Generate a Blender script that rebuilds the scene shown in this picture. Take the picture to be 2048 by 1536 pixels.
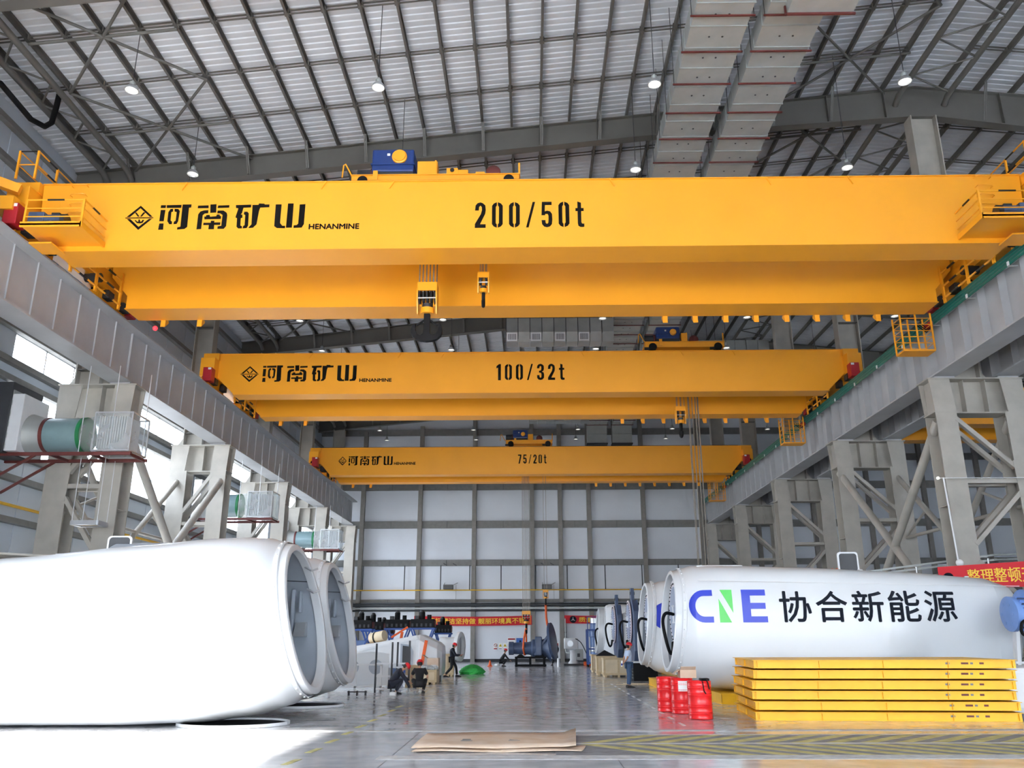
import bpy, bmesh, math, random
from mathutils import Vector, Matrix
random.seed(7)
sc = bpy.context.scene
col = sc.collection
for o in list(bpy.data.objects):
    bpy.data.objects.remove(o)

# ------------------------------------------------------------------ camera
CAM_H = 1.90
yaw, pitch, roll = math.radians(.728), math.radians(16.956), math.radians(-.194)
fw = Vector((-math.sin(yaw) * math.cos(pitch), math.cos(yaw) * math.cos(pitch), math.sin(pitch)))
rt = Vector((math.cos(yaw), math.sin(yaw), 0))
up = rt.cross(fw)
r2 = math.cos(roll) * rt + math.sin(roll) * up
u2 = -math.sin(roll) * rt + math.cos(roll) * up
cam = bpy.data.cameras.new('camera')
cam.lens = 1672 * 36 / 2048
cam.sensor_width = 36
cam.shift_x = -15.1 / 2048
cam.clip_end = 500
camo = bpy.data.objects.new('camera', cam)
camo.matrix_world = Matrix(((r2.x, u2.x, -fw.x, 0), (r2.y, u2.y, -fw.y, 0), (r2.z, u2.z, -fw.z, CAM_H), (0, 0, 0, 1)))
col.objects.link(camo)
sc.camera = camo

# ------------------------------------------------------------------ sky, sun, exposure
SKY = 12.0
SUN = 44.0
w = bpy.data.worlds.new('sky')
sc.world = w
w.use_nodes = True
bg = w.node_tree.nodes['Background']
bg.inputs[0].default_value = (.80, .89, 1, 1)
bg.inputs[1].default_value = SKY
sun = bpy.data.lights.new('sun', 'SUN')
sun.energy = SUN
sun.angle = math.radians(1.0)
sun.color = (1, .96, .9)
suno = bpy.data.objects.new('sun', sun)
sd = Vector((.02, .945, -.34)).normalized()          # travel direction: low behind the open gate
suno.rotation_euler = sd.to_track_quat('-Z', 'Y').to_euler()
suno.location = (0, -60, 60)
col.objects.link(suno)
vs = sc.view_settings
vs.view_transform = 'Standard'
vs.look = 'None'
vs.gamma = 1
vs.use_curve_mapping = False
vs.exposure = 0.42
sc.cycles.max_bounces = 7
sc.cycles.glossy_bounces = 3
sc.cycles.transmission_bounces = 4
sc.cycles.transparent_max_bounces = 8
sc.cycles.sample_clamp_indirect = 6


def portal(name, loc, sx, sy, direction):
    l = bpy.data.lights.new(name, 'AREA')
    l.shape = 'RECTANGLE'
    l.size, l.size_y = sx, sy
    l.cycles.is_portal = True
    o = bpy.data.objects.new(name, l)
    o.location = loc
    o.rotation_euler = Vector(direction).to_track_quat('-Z', 'Y').to_euler()
    col.objects.link(o)


# ------------------------------------------------------------------ materials
MATS = {}


def mat(name, c, rough=.5, metal=0, var=.06, scale=3.0, bump=0, emit=0, spec=.5, coat=0, c2=None, streak=None):
    """procedural paint / metal / fabric: base colour broken up by noise, optional second colour and bump"""
    m = bpy.data.materials.new(name)
    m.use_nodes = True
    nt = m.node_tree
    b = nt.nodes['Principled BSDF']
    b.inputs['Roughness'].default_value = rough
    b.inputs['Metallic'].default_value = metal
    b.inputs['Specular IOR Level'].default_value = spec
    b.inputs['Coat Weight'].default_value = coat
    tc = nt.nodes.new('ShaderNodeTexCoord')
    vec = tc.outputs['Object']
    if streak:
        mp = nt.nodes.new('ShaderNodeMapping')
        mp.inputs['Scale'].default_value = streak
        nt.links.new(vec, mp.inputs['Vector'])
        vec = mp.outputs['Vector']
    n = nt.nodes.new('ShaderNodeTexNoise')
    n.inputs['Scale'].default_value = scale
    n.inputs['Detail'].default_value = 4
    nt.links.new(vec, n.inputs['Vector'])
    mx = nt.nodes.new('ShaderNodeMix')
    mx.data_type = 'RGBA'
    c2 = c2 or tuple(max(0, x * (1 - var * 2.2)) for x in c)
    mx.inputs['A'].default_value = (*c, 1)
    mx.inputs['B'].default_value = (*c2, 1)
    ramp = nt.nodes.new('ShaderNodeMapRange')
    ramp.inputs['From Min'].default_value = .35
    ramp.inputs['From Max'].default_value = .75
    nt.links.new(n.outputs['Fac'], ramp.inputs['Value'])
    nt.links.new(ramp.outputs['Result'], mx.inputs['Factor'])
    nt.links.new(mx.outputs['Result'], b.inputs['Base Color'])
    if bump:
        bp = nt.nodes.new('ShaderNodeBump')
        bp.inputs['Strength'].default_value = bump
        bp.inputs['Distance'].default_value = .02
        nt.links.new(n.outputs['Fac'], bp.inputs['Height'])
        nt.links.new(bp.outputs['Normal'], b.inputs['Normal'])
    if emit:
        b.inputs['Emission Color'].default_value = (*c, 1)
        b.inputs['Emission Strength'].default_value = emit
    MATS[name] = m
    return m


def s(r, g, b):          # sRGB 0-255 -> linear
    f = lambda v: (v / 255) / 12.92 if v <= 10 else (((v / 255) + .055) / 1.055) ** 2.4
    return (f(r), f(g), f(b))


YEL = mat('crane_yellow', s(246, 165, 34), .38, var=.03, scale=.5)
YEL2 = mat('frame_yellow', s(252, 190, 20), .45, var=.06, scale=2)
BLACK = mat('black_paint', s(22, 20, 20), .5, var=.1)
STEEL = mat('steel_grey_shaded', s(100, 98, 93), .55, var=.07, scale=.9)  # column paint darkened: the dimness at roof level is put into the colour
STEELC = mat('column_grey_paint', s(178, 173, 163), .6, var=.1, scale=1.2, bump=.1)
RUNW = mat('runway_grey_paint', s(184, 185, 187), .5, var=.07, scale=.8)
ROOFM = mat('roof_sheet', s(214, 217, 221), .42, var=.05, scale=.6)
PURL = mat('purlin_shaded', s(98, 95, 90), .6, var=.07)  # darkened the same way, roof shade painted into the purlin colour
WALLW = mat('wall_white', s(226, 230, 236), .7, var=.03, scale=.4)
WALLL = mat('wall_pale_panel', s(205, 213, 222), .6, var=.04, scale=.5)
GIRT = mat('girt_grey', s(128, 127, 124), .65, var=.08)
WCOL = mat('wall_column_grey', s(140, 136, 130), .7, var=.08)
GALV = mat('galvanised', s(180, 184, 181), .42, metal=.25, var=.07, scale=1.5)
GALVS = mat('galvanised_side', s(170, 174, 172), .45, metal=.25, var=.07, scale=1.5)
RUST = mat('red_oxide', s(98, 40, 36), .6, var=.15)
RED = mat('buffer_red', s(168, 22, 34), .45, var=.08)
DRUMR = mat('drum_red', s(222, 26, 30), .3, var=.04, scale=2)
NAV = mat('gear_blue', s(24, 52, 112), .35, var=.06)
NAVD = mat('dark_slate_blue', s(72, 88, 118), .4, var=.08)
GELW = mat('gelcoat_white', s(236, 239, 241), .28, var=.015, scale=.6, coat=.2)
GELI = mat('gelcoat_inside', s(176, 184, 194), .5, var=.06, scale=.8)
DARK = mat('dark_grey', s(48, 50, 54), .5, var=.1)
RUBB = mat('rubber_black', s(16, 16, 18), .7, var=.05, spec=.25)
TEAL = mat('conductor_teal', s(10, 112, 100), .4, var=.08)
ROPE = mat('wire_rope', s(150, 142, 132), .5, metal=.4, var=.15, scale=30)
WHITE = mat('white_paint', s(240, 241, 242), .45, var=.02)
CARD = mat('cardboard', s(206, 178, 150), .8, var=.1, scale=2, c2=s(222, 204, 188))
WOOD = mat('crate_wood', s(214, 190, 150), .75, var=.12, scale=3, streak=(1, 1, 8))
WOODE = mat('plywood_pale', s(226, 208, 176), .75, var=.08, scale=2)
ORANGE = mat('sling_orange', s(236, 100, 40), .7, var=.1, scale=12)
BLUEL = mat('motor_pale_blue', s(122, 158, 220), .4, var=.05)
BLUEF = mat('frame_blue', s(40, 78, 150), .4, var=.08)
BLUEG = mat('gearbox_grey_blue', s(104, 130, 176), .35, var=.08)
CNEB = mat('lettering_blue', s(42, 62, 190), .4, var=.02)
CNEG = mat('lettering_green', s(92, 205, 96), .4, var=.02)
INK = mat('lettering_ink', s(24, 29, 40), .8, var=.02, spec=.15)
BANR = mat('banner_red', s(200, 24, 38), .7, var=.06, scale=1.5)
BANY = mat('banner_yellow', s(246, 206, 60), .6, var=.03)
PIPEY = mat('gas_pipe_yellow', s(226, 176, 40), .45, var=.05)
PIPED = mat('dark_pipe', s(52, 56, 60), .5, var=.08)
TEALD = mat('fan_grey_green', s(118, 142, 146), .35, var=.06)
GREENB = mat('green_band', s(20, 110, 62), .5, var=.05)
SKIN = mat('skin', s(196, 146, 118), .6, var=.05, scale=8)
HAIR = mat('hair_black', s(26, 22, 20), .7)
NAVY = mat('navy_cloth', s(30, 34, 48), .85, var=.15, scale=10)
BLKC = mat('black_cloth', s(24, 25, 30), .85, var=.15, scale=10)
SHIRT = mat('pale_blue_shirt', s(196, 212, 236), .8, var=.06, scale=8)
JEAN = mat('denim', s(62, 88, 122), .85, var=.15, scale=14)
SHOE = mat('shoe_dark', s(26, 26, 30), .6)
HELM = mat('helmet_red', s(216, 30, 40), .3, var=.03)
REFL = mat('reflective_tape', s(220, 224, 226), .4)
GREENT = mat('green_tarp', s(60, 200, 90), .6, var=.15, scale=6)
LAMPW = mat('lamp_lens', s(255, 252, 240), .3, emit=1.6)
LAMPS = mat('small_lamp', s(255, 250, 235), .3, emit=8)
LAMPG = mat('green_lamp', s(90, 255, 160), .3, emit=6)
LAMPR = mat('red_lamp', s(255, 40, 50), .3, emit=3)
ALU = mat('aluminium', s(206, 208, 210), .35, metal=.6, var=.04)
PINK = mat('bolt_ring_pale', s(232, 222, 226), .4, var=.04)
DISC = mat('rotor_disc_grey', s(150, 164, 190), .35, metal=.2, var=.05)
NOTE = mat('paper_white', s(245, 245, 243), .7, var=.02)
YDASH = mat('floor_paint_yellow', s(212, 204, 136), .7, var=.2, scale=4)
WDASH = mat('floor_paint_white', s(216, 218, 220), .6, var=.18, scale=5)
GDASH = mat('floor_paint_grey', s(142, 145, 150), .6, var=.2, scale=4)
CREAM = mat('crane_lettering', s(14, 12, 10), .8, var=.02, spec=.15)


def glass(name, tint, gloss=.12, rough=.05, alpha=.75):
    m = bpy.data.materials.new(name)
    m.use_nodes = True
    nt = m.node_tree
    nt.nodes.clear()
    o = nt.nodes.new('ShaderNodeOutputMaterial')
    t = nt.nodes.new('ShaderNodeBsdfTransparent')
    t.inputs[0].default_value = (*tint, 1)
    g = nt.nodes.new('ShaderNodeBsdfPrincipled')
    g.inputs['Roughness'].default_value = rough
    n = nt.nodes.new('ShaderNodeTexNoise')
    n.inputs['Scale'].default_value = 2
    mr = nt.nodes.new('ShaderNodeMapRange')
    mr.inputs['To Min'].default_value = 1 - alpha - gloss * .3
    mr.inputs['To Max'].default_value = 1 - alpha + gloss * .3
    nt.links.new(n.outputs['Fac'], mr.inputs['Value'])
    mx = nt.nodes.new('ShaderNodeMixShader')
    nt.links.new(mr.outputs[0], mx.inputs[0])
    nt.links.new(t.outputs[0], mx.inputs[1])
    nt.links.new(g.outputs[0], mx.inputs[2])
    nt.links.new(mx.outputs[0], o.inputs[0])
    MATS[name] = m
    return m


PANE = glass('window_pane', (.97, .98, 1), alpha=.88)
WRAP = glass('plastic_wrap', (.93, .97, .98), gloss=.5, rough=.15, alpha=.72)


def frosted(name, c, k=.6):
    m = bpy.data.materials.new(name)
    m.use_nodes = True
    nt = m.node_tree
    nt.nodes.clear()
    o = nt.nodes.new('ShaderNodeOutputMaterial')
    t = nt.nodes.new('ShaderNodeBsdfTranslucent')
    d = nt.nodes.new('ShaderNodeBsdfDiffuse')
    n = nt.nodes.new('ShaderNodeTexNoise')
    n.inputs['Scale'].default_value = .8
    mr = nt.nodes.new('ShaderNodeMapRange')
    mr.inputs['To Min'].default_value = 1 - k - .04
    mr.inputs['To Max'].default_value = 1 - k + .04
    nt.links.new(n.outputs['Fac'], mr.inputs['Value'])
    t.inputs[0].default_value = (*c, 1)
    d.inputs[0].default_value = (*c, 1)
    mx = nt.nodes.new('ShaderNodeMixShader')
    nt.links.new(mr.outputs[0], mx.inputs[0])
    nt.links.new(t.outputs[0], mx.inputs[1])
    nt.links.new(d.outputs[0], mx.inputs[2])
    nt.links.new(mx.outputs[0], o.inputs[0])
    MATS[name] = m
    return m


FROST = frosted('added_light_diffuser', (.93, .96, 1), .8)  # for invented glazing behind the viewer that spreads soft light inwards


def floor_mat():
    m = bpy.data.materials.new('polished_concrete')
    m.use_nodes = True
    nt = m.node_tree
    b = nt.nodes['Principled BSDF']
    tc = nt.nodes.new('ShaderNodeTexCoord')
    n1 = nt.nodes.new('ShaderNodeTexNoise')
    n1.inputs['Scale'].default_value = .35
    n1.inputs['Detail'].default_value = 6
    mp = nt.nodes.new('ShaderNodeMapping')
    mp.inputs['Scale'].default_value = (.7, .9, 1)
    n2 = nt.nodes.new('ShaderNodeTexNoise')
    n2.inputs['Scale'].default_value = 2.5
    n2.inputs['Detail'].default_value = 6
    nt.links.new(tc.outputs['Object'], n1.inputs['Vector'])
    nt.links.new(tc.outputs['Object'], mp.inputs['Vector'])
    nt.links.new(mp.outputs['Vector'], n2.inputs['Vector'])
    cr = nt.nodes.new('ShaderNodeValToRGB')
    cr.color_ramp.elements[0].position = .3
    cr.color_ramp.elements[0].color = (*s(162, 163, 167), 1)
    cr.color_ramp.elements[1].position = .72
    cr.color_ramp.elements[1].color = (*s(208, 209, 213), 1)
    ad = nt.nodes.new('ShaderNodeMath')
    ad.operation = 'MULTIPLY_ADD'
    ad.inputs[1].default_value = .5
    nt.links.new(n1.outputs['Fac'], ad.inputs[0])
    ml = nt.nodes.new('ShaderNodeMath')
    ml.operation = 'MULTIPLY'
    ml.inputs[1].default_value = .5
    nt.links.new(n2.outputs['Fac'], ml.inputs[0])
    nt.links.new(ml.outputs[0], ad.inputs[2])
    nt.links.new(ad.outputs[0], cr.inputs['Fac'])
    nt.links.new(cr.outputs['Color'], b.inputs['Base Color'])
    mr = nt.nodes.new('ShaderNodeMapRange')
    mr.inputs['From Min'].default_value = .3
    mr.inputs['From Max'].default_value = .7
    mr.inputs['To Min'].default_value = .09
    mr.inputs['To Max'].default_value = .2
    nt.links.new(n2.outputs['Fac'], mr.inputs['Value'])
    nt.links.new(mr.outputs[0], b.inputs['Roughness'])
    b.inputs['Specular IOR Level'].default_value = .5
    return m


FLOORM = floor_mat()
GROUND = mat('yard_concrete', s(170, 168, 164), .9, var=.08, scale=.3)

# ------------------------------------------------------------------ mesh helpers
ORG = {}


class MB:
    def __init__(self):
        self.v, self.f = [], []

    def add(self, vs_, fs):
        k = len(self.v)
        self.v += [tuple(p) for p in vs_]
        self.f += [tuple(i + k for i in f) for f in fs]
        return self

    def box(self, x0, x1, y0, y1, z0, z1):
        if x0 > x1: x0, x1 = x1, x0
        if y0 > y1: y0, y1 = y1, y0
        if z0 > z1: z0, z1 = z1, z0
        v = [(x0, y0, z0), (x1, y0, z0), (x1, y1, z0), (x0, y1, z0), (x0, y0, z1), (x1, y0, z1), (x1, y1, z1), (x0, y1, z1)]
        return self.add(v, [(3, 2, 1, 0), (4, 5, 6, 7), (0, 1, 5, 4), (1, 2, 6, 5), (2, 3, 7, 6), (3, 0, 4, 7)])

    def bar(self, p0, p1, a, b, ref=(0, 0, 1)):
        """rectangular bar a x b between two points; b lies along ref"""
        p0, p1 = Vector(p0), Vector(p1)
        d = (p1 - p0).normalized()
        r = Vector(ref)
        if abs(d.dot(r)) > .98: r = Vector((0, 1, 0)) if abs(d.y) < .9 else Vector((1, 0, 0))
        n = d.cross(r).normalized()
        t = n.cross(d).normalized()
        v = []
        for p in (p0, p1):
            for i, j in ((-1, -1), (1, -1), (1, 1), (-1, 1)):
                v.append(p + n * (i * a / 2) + t * (j * b / 2))
        return self.add(v, [(3, 2, 1, 0), (4, 5, 6, 7), (0, 1, 5, 4), (1, 2, 6, 5), (2, 3, 7, 6), (3, 0, 4, 7)])

    def cyl(self, p0, p1, r, n=12, r1=None, caps=True):
        p0, p1 = Vector(p0), Vector(p1)
        r1 = r if r1 is None else r1
        d = (p1 - p0).normalized()
        a = Vector((0, 0, 1)) if abs(d.z) < .9 else Vector((1, 0, 0))
        e = d.cross(a).normalized()
        g = d.cross(e).normalized()
        v = []
        for p, rr in ((p0, r), (p1, r1)):
            for i in range(n):
                t = 2 * math.pi * i / n
                v.append(p + e * (rr * math.cos(t)) + g * (rr * math.sin(t)))
        f = [(i, (i + 1) % n, n + (i + 1) % n, n + i) for i in range(n)]
        if caps: f += [tuple(reversed(range(n))), tuple(range(n, 2 * n))]
        return self.add(v, f)

    def tube(self, pts, r, n=8, round=False):
        pts = [Vector(p) for p in pts]
        if round:
            q = [pts[0]] + pts + [pts[-1]]
            out = []
            for i in range(1, len(q) - 2):
                for j in range(5):
                    u = j / 5
                    out.append(.5 * (2 * q[i] + (q[i + 1] - q[i - 1]) * u + (2 * q[i - 1] - 5 * q[i] + 4 * q[i + 1] - q[i + 2]) * u * u + (3 * q[i] - q[i - 1] - 3 * q[i + 1] + q[i + 2]) * u ** 3))
            pts = out + [pts[-1]]
        k = len(self.v)
        prev = None
        for i, p in enumerate(pts):
            d = (pts[min(i + 1, len(pts) - 1)] - pts[max(i - 1, 0)]).normalized()
            if prev is None:
                a = Vector((0, 0, 1)) if abs(d.z) < .9 else Vector((1, 0, 0))
                e = d.cross(a).normalized()
            else:
                e = (prev - d * prev.dot(d)).normalized()
            prev = e
            g = d.cross(e).normalized()
            for j in range(n):
                t = 2 * math.pi * j / n
                self.v.append(tuple(p + e * (r * math.cos(t)) + g * (r * math.sin(t))))
        for i in range(len(pts) - 1):
            for j in range(n):
                a, b = k + i * n + j, k + i * n + (j + 1) % n
                self.f.append((a, b, b + n, a + n))
        self.f.append(tuple(k + j for j in reversed(range(n))))
        self.f.append(tuple(k + (len(pts) - 1) * n + j for j in range(n)))
        return self

    def prism(self, poly, axis, a, b):
        """poly of 2-D points extruded along axis: 'y' -> (x,z), 'x' -> (y,z), 'z' -> (x,y)"""
        n = len(poly)
        mk = {'y': lambda p, t: (p[0], t, p[1]), 'x': lambda p, t: (t, p[0], p[1]), 'z': lambda p, t: (p[0], p[1], t)}[axis]
        v = [mk(p, a) for p in poly] + [mk(p, b) for p in poly]
        f = [(i, (i + 1) % n, n + (i + 1) % n, n + i) for i in range(n)] + [tuple(reversed(range(n))), tuple(range(n, 2 * n))]
        return self.add(v, f)

    def loft(self, rings, cap0=True, cap1=True, close=True):
        n = len(rings[0])
        v = [p for r in rings for p in r]
        f = []
        for i in range(len(rings) - 1):
            for j in range(n if close else n - 1):
                a, b = i * n + j, i * n + (j + 1) % n
                f.append((a, b, b + n, a + n))
        if cap0: f.append(tuple(reversed(range(n))))
        if cap1: f.append(tuple((len(rings) - 1) * n + j for j in range(n)))
        return self.add(v, f)

    def lathe(self, prof, n=24, c=(0, 0, 0), axis='z', cap=True):
        """prof: (radius, height along axis)"""
        rings = []
        for r, h in prof:
            ring = []
            for i in range(n):
                t = 2 * math.pi * i / n
                a, b = r * math.cos(t), r * math.sin(t)
                p = {'z': (a, b, h), 'x': (h, a, b), 'y': (a, h, b)}[axis]
                ring.append((c[0] + p[0], c[1] + p[1], c[2] + p[2]))
            rings.append(ring)
        return self.loft(rings, cap, cap)

    def sphere(self, c, r, n=12, m=8, sc_=(1, 1, 1)):
        rings = []
        for i in range(1, m):
            t = math.pi * i / m
            rings.append([(c[0] + r * sc_[0] * math.sin(t) * math.cos(2 * math.pi * j / n), c[1] + r * sc_[1] * math.sin(t) * math.sin(2 * math.pi * j / n), c[2] - r * sc_[2] * math.cos(t)) for j in range(n)])
        return self.loft(rings)

    def build(self, name, m, parent=None, smooth=False, org=None, bevel=0, auto=True):
        o0 = Vector(org) if org is not None else Vector(ORG.get(parent.name, (0, 0, 0)) if parent else (0, 0, 0))
        me = bpy.data.meshes.new(name)
        me.from_pydata([tuple(Vector(p) - o0) for p in self.v], [], self.f)
        bm = bmesh.new()
        bm.from_mesh(me)
        bmesh.ops.recalc_face_normals(bm, faces=bm.faces)
        if bevel:
            bmesh.ops.bevel(bm, geom=[e for e in bm.edges if len(e.link_faces) == 2 and e.calc_face_angle(0) > .6], offset=bevel, segments=2, affect='EDGES', profile=.6)
        bm.to_mesh(me)
        bm.free()
        me.materials.append(m)
        if smooth:
            me.polygons.foreach_set('use_smooth', [True] * len(me.polygons))
            if auto: me.set_sharp_from_angle(angle=math.radians(40))
        o = bpy.data.objects.new(name, me)
        col.objects.link(o)
        if parent:
            o.parent = parent
            ORG[o.name] = tuple(o0)
        return o


def thing(name, label, cat, loc=(0, 0, 0), group=None, rz=0, kind=None):
    o = bpy.data.objects.new(name, None)
    o.empty_display_size = .2
    col.objects.link(o)
    o.location = loc
    o.rotation_euler.z = rz
    ORG[o.name] = tuple(loc) if rz == 0 else (0, 0, 0)
    tag(o, label, cat, group, kind)
    return o


def tag(o, label=None, cat=None, group=None, kind=None):
    if label: o['label'] = label
    if cat: o['category'] = cat
    if group: o['group'] = group
    if kind: o['kind'] = kind
    return o


def struct(name, label, loc=(0, 0, 0), rz=0):
    return thing(name, label, None, loc, kind='structure', rz=rz)


def copy_tree(o, parent=None, loc=None, rz=None, label=None):
    c = o.copy()
    col.objects.link(c)
    c.parent = parent
    if loc is not None: c.location = loc
    if rz is not None: c.rotation_euler.z = rz
    if label: c['label'] = label
    for ch in list(o.children): copy_tree(ch, c)
    return c


def inst(o, loc, parent):
    c = o.copy()
    col.objects.link(c)
    c.parent = parent
    c.location = Vector(loc)
    return c


def cut2d(v, f, step):
    """cut a flat 2-D mesh along a grid so that it can follow a curved surface"""
    bm = bmesh.new()
    vs_ = [bm.verts.new((p[0], 0, p[1])) for p in v]
    for q in f:
        try: bm.faces.new([vs_[i] for i in q])
        except ValueError: pass
    xs, zs = [p[0] for p in v], [p[1] for p in v]
    for ax, lo, hi in ((0, min(xs), max(xs)), (2, min(zs), max(zs))):
        k = math.ceil(lo / step)
        while k * step < hi:
            co = [0, 0, 0]
            no = [0, 0, 0]
            co[ax] = k * step
            no[ax] = 1
            bmesh.ops.bisect_plane(bm, geom=bm.verts[:] + bm.edges[:] + bm.faces[:], plane_co=co, plane_no=no)
            k += 1
    bm.verts.index_update()
    v2 = [(p.co.x, p.co.z) for p in bm.verts]
    f2 = [tuple(p.index for p in q.verts) for q in bm.faces]
    bm.free()
    return v2, f2


def mark(polys, to, name, m, parent, thick=.006, cut=0):
    """flat print: 2-D polygons mapped to 3-D by to(u, v, depth) as a thin plate"""
    b = MB()
    for poly in polys:
        n = len(poly)
        if cut:
            v2, f2 = cut2d(poly, [tuple(range(n))], cut)
            b.add([to(p[0], p[1], thick) for p in v2], f2)
            continue
        v = [to(p[0], p[1], thick) for p in poly] + [to(p[0], p[1], -.002) for p in poly]
        f = [tuple(range(n))] + [(i, n + i, n + (i + 1) % n, (i + 1) % n) for i in range(n)]
        b.add(v, f)
    return b.build(name, m, parent)


def text_polys(txt, bold=0.0):
    """outline mesh of a text line as (verts2d, faces), bounding box normalised to height units"""
    cu = bpy.data.curves.new('lettering_outline', 'FONT')
    cu.body = txt
    cu.size = 1
    cu.offset = bold
    cu.resolution_u = 3
    o = bpy.data.objects.new('lettering_outline', cu)
    col.objects.link(o)
    dg = bpy.context.evaluated_depsgraph_get()
    me = o.evaluated_get(dg).to_mesh()
    v = [(p.co.x, p.co.y) for p in me.vertices]
    f = [tuple(p.vertices) for p in me.polygons]
    o.evaluated_get(dg).to_mesh_clear()
    bpy.data.objects.remove(o)
    bpy.data.curves.remove(cu)
    return v, f


def text(txt, u0, u1, v0, v1, to, name, m, parent, bold=.0, thick=.006, cut=0):
    v, f = text_polys(txt)
    if not v: return None
    xs, ys = [p[0] for p in v], [p[1] for p in v]
    ax, bx, ay, by = min(xs), max(xs), min(ys), max(ys)
    v = [(u0 + (p[0] - ax) / (bx - ax) * (u1 - u0), v0 + (p[1] - ay) / (by - ay) * (v1 - v0)) for p in v]
    if cut: v, f = cut2d(v, f, cut)
    b = MB()
    k = bold * (v1 - v0)                      # heavier strokes: the same outline laid a hair to each side
    for i, (dx, dy) in enumerate(((0, 0), (-k, 0), (k, 0), (0, k), (0, -k)) if bold else ((0, 0),)):
        b.add([to(p[0] + dx, p[1] + dy, thick + .0004 * i) for p in v], f)
    return b.build(name, m, parent)
# ================================================================== SETTING
BAY = 10.71
FY = [10.12 + BAY * i for i in range(7)]
XL, XR, YB, YF = -19.6, 49.0, 76.5, -16.0


def lerp(pts, x):
    if x <= pts[0][0]: return pts[0][1] + (x - pts[0][0]) * (pts[1][1] - pts[0][1]) / (pts[1][0] - pts[0][0])
    for (a, b), (c, d) in zip(pts, pts[1:]):
        if x <= c: return b + (x - a) * (d - b) / (c - a)
    return pts[-1][1]


ZT = [(-19.6, 21.04), (16.9, 24.93), (49, 21.55)]
ZB = [(-19.6, 20.07), (5.28, 22.62), (16.4, 23.4), (17.6, 23.4), (21.3, 22.85), (49, 20.3)]
zt = lambda x: lerp(ZT, x)
zb = lambda x: lerp(ZB, x)
zr = lambda x: zt(x) + .31

# yard outside (the light that bounces in) and floor
yd = MB()
yd.box(-160, XL - .16, -160, 200, -.3, -.03).box(XL - .16, 160, -160, YF, -.3, -.03)
tag(yd.build('ground', GROUND), 'pale concrete yard outside the hall', None, kind='structure')
fl = MB().box(XL - .16, XR + .16, YF, YB + .16, -.3, 0).build('floor', FLOORM)
tag(fl, 'grey polished concrete hall floor', None, kind='structure')

# floor paint: hatched strip with white lines, dashed lines
XS0, XS1 = .6, 16.5
def fbox(x0, x1, y0, y1, name, m, h=.004):
    return MB().box(x0, x1, y0, y1, .0005, h).build(name, m, fl)
fbox(-6, XS1, 19.30, 19.62, 'painted_line', WDASH)
fbox(XS0, XS1, 18.55, 18.68, 'painted_line', WDASH)
fbox(XS0, XS1, 17.02, 17.20, 'painted_line', WDASH)
fbox(-2.6, XS1, 14.95, 15.45, 'painted_line', WDASH)
ya = MB(); yb = MB()
n = 26
for i in range(n + 2):
    x = XS0 - 1 + i * .66
    for (y0, y1, sl) in ((17.21, 18.54, 1.35), (15.46, 17.01, -1.35)):
        q = [(x, y0), (x + .33, y0), (x + .33 + sl, y1), (x + sl, y1)]
        if min(p[0] for p in q) < XS0 - .1 or max(p[0] for p in q) > XS1 + 1.4: continue
        (MB().prism(q, 'z', .0005, .0042)).build('hazard_stripe', YDASH, fl)
fbox(XS0 - .2, XS1, 15.46, 18.54, 'hazard_ground', GDASH, .003)
for i in range(9):
    y = 14.4 + i * 1.45
    MB().prism([(-4.0, y), (-3.88, y), (-3.82, y + .62), (-3.94, y + .62)], 'z', .0005, .004).build('painted_dash', YDASH, fl)
for i in range(12):
    y = 20.5 + i * 1.6
    MB().box(3.42, 3.5, y, y + .7, .0005, .004).build('painted_dash', WDASH, fl)
for y in (22.0, 31.0, 42.0, 52.0):
    MB().box(-15, 15, y, y + .012, .0003, .0012).build('saw_joint', DARK, fl)
for x in (-8.5, -2.4, 1.4, 8.2):
    MB().box(x, x + .012, 8, 76, .0003, .0012).build('saw_joint', DARK, fl)

# ------------------------------------------------------------------ roof
def sheet(x0, x1):
    b = MB()
    prof = []
    y = YF
    while y < 8: prof.append((y, 0)); y += 2
    y = 8.0
    while y < YB:
        prof += [(y, 0), (y + .19, 0), (y + .225, .035), (y + .275, .035)]
        y += .31
    prof.append((YB, 0))
    for z in (0, .06):
        b.v += [(x0, p, zr(x0) + q + z) for p, q in prof] + [(x1, p, zr(x1) + q + z) for p, q in prof]
    k = len(prof)
    for z in (0, 2 * k):
        b.f += [(z + i, z + i + 1, z + k + i + 1, z + k + i) for i in range(k - 1)]
    return b
ceil = sheet(XL, 16.9).build('ceiling', ROOFM)
tag(ceil, 'pale ribbed steel roof sheets over grey purlins', None, kind='structure')
sheet(16.9, XR).build('roof_slope', ROOFM, ceil)

PX = [-18.2 + 1.25 * i for i in range(28)]          # purlins of the near slope
PXR = [18.1 + 1.5 * i for i in range(20)]
def purlin(x, y0, y1):
    z = zt(x) + .02
    c = [(-.045, 0), (.045, 0), (.045, .02), (-.02, .02), (-.02, .25), (.045, .25), (.045, .28), (-.045, .28)]
    c = [(x + a, z + h) for a, h in c]
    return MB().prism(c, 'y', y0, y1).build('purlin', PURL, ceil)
for x in PX + PXR: purlin(x, 6, YB)

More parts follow.
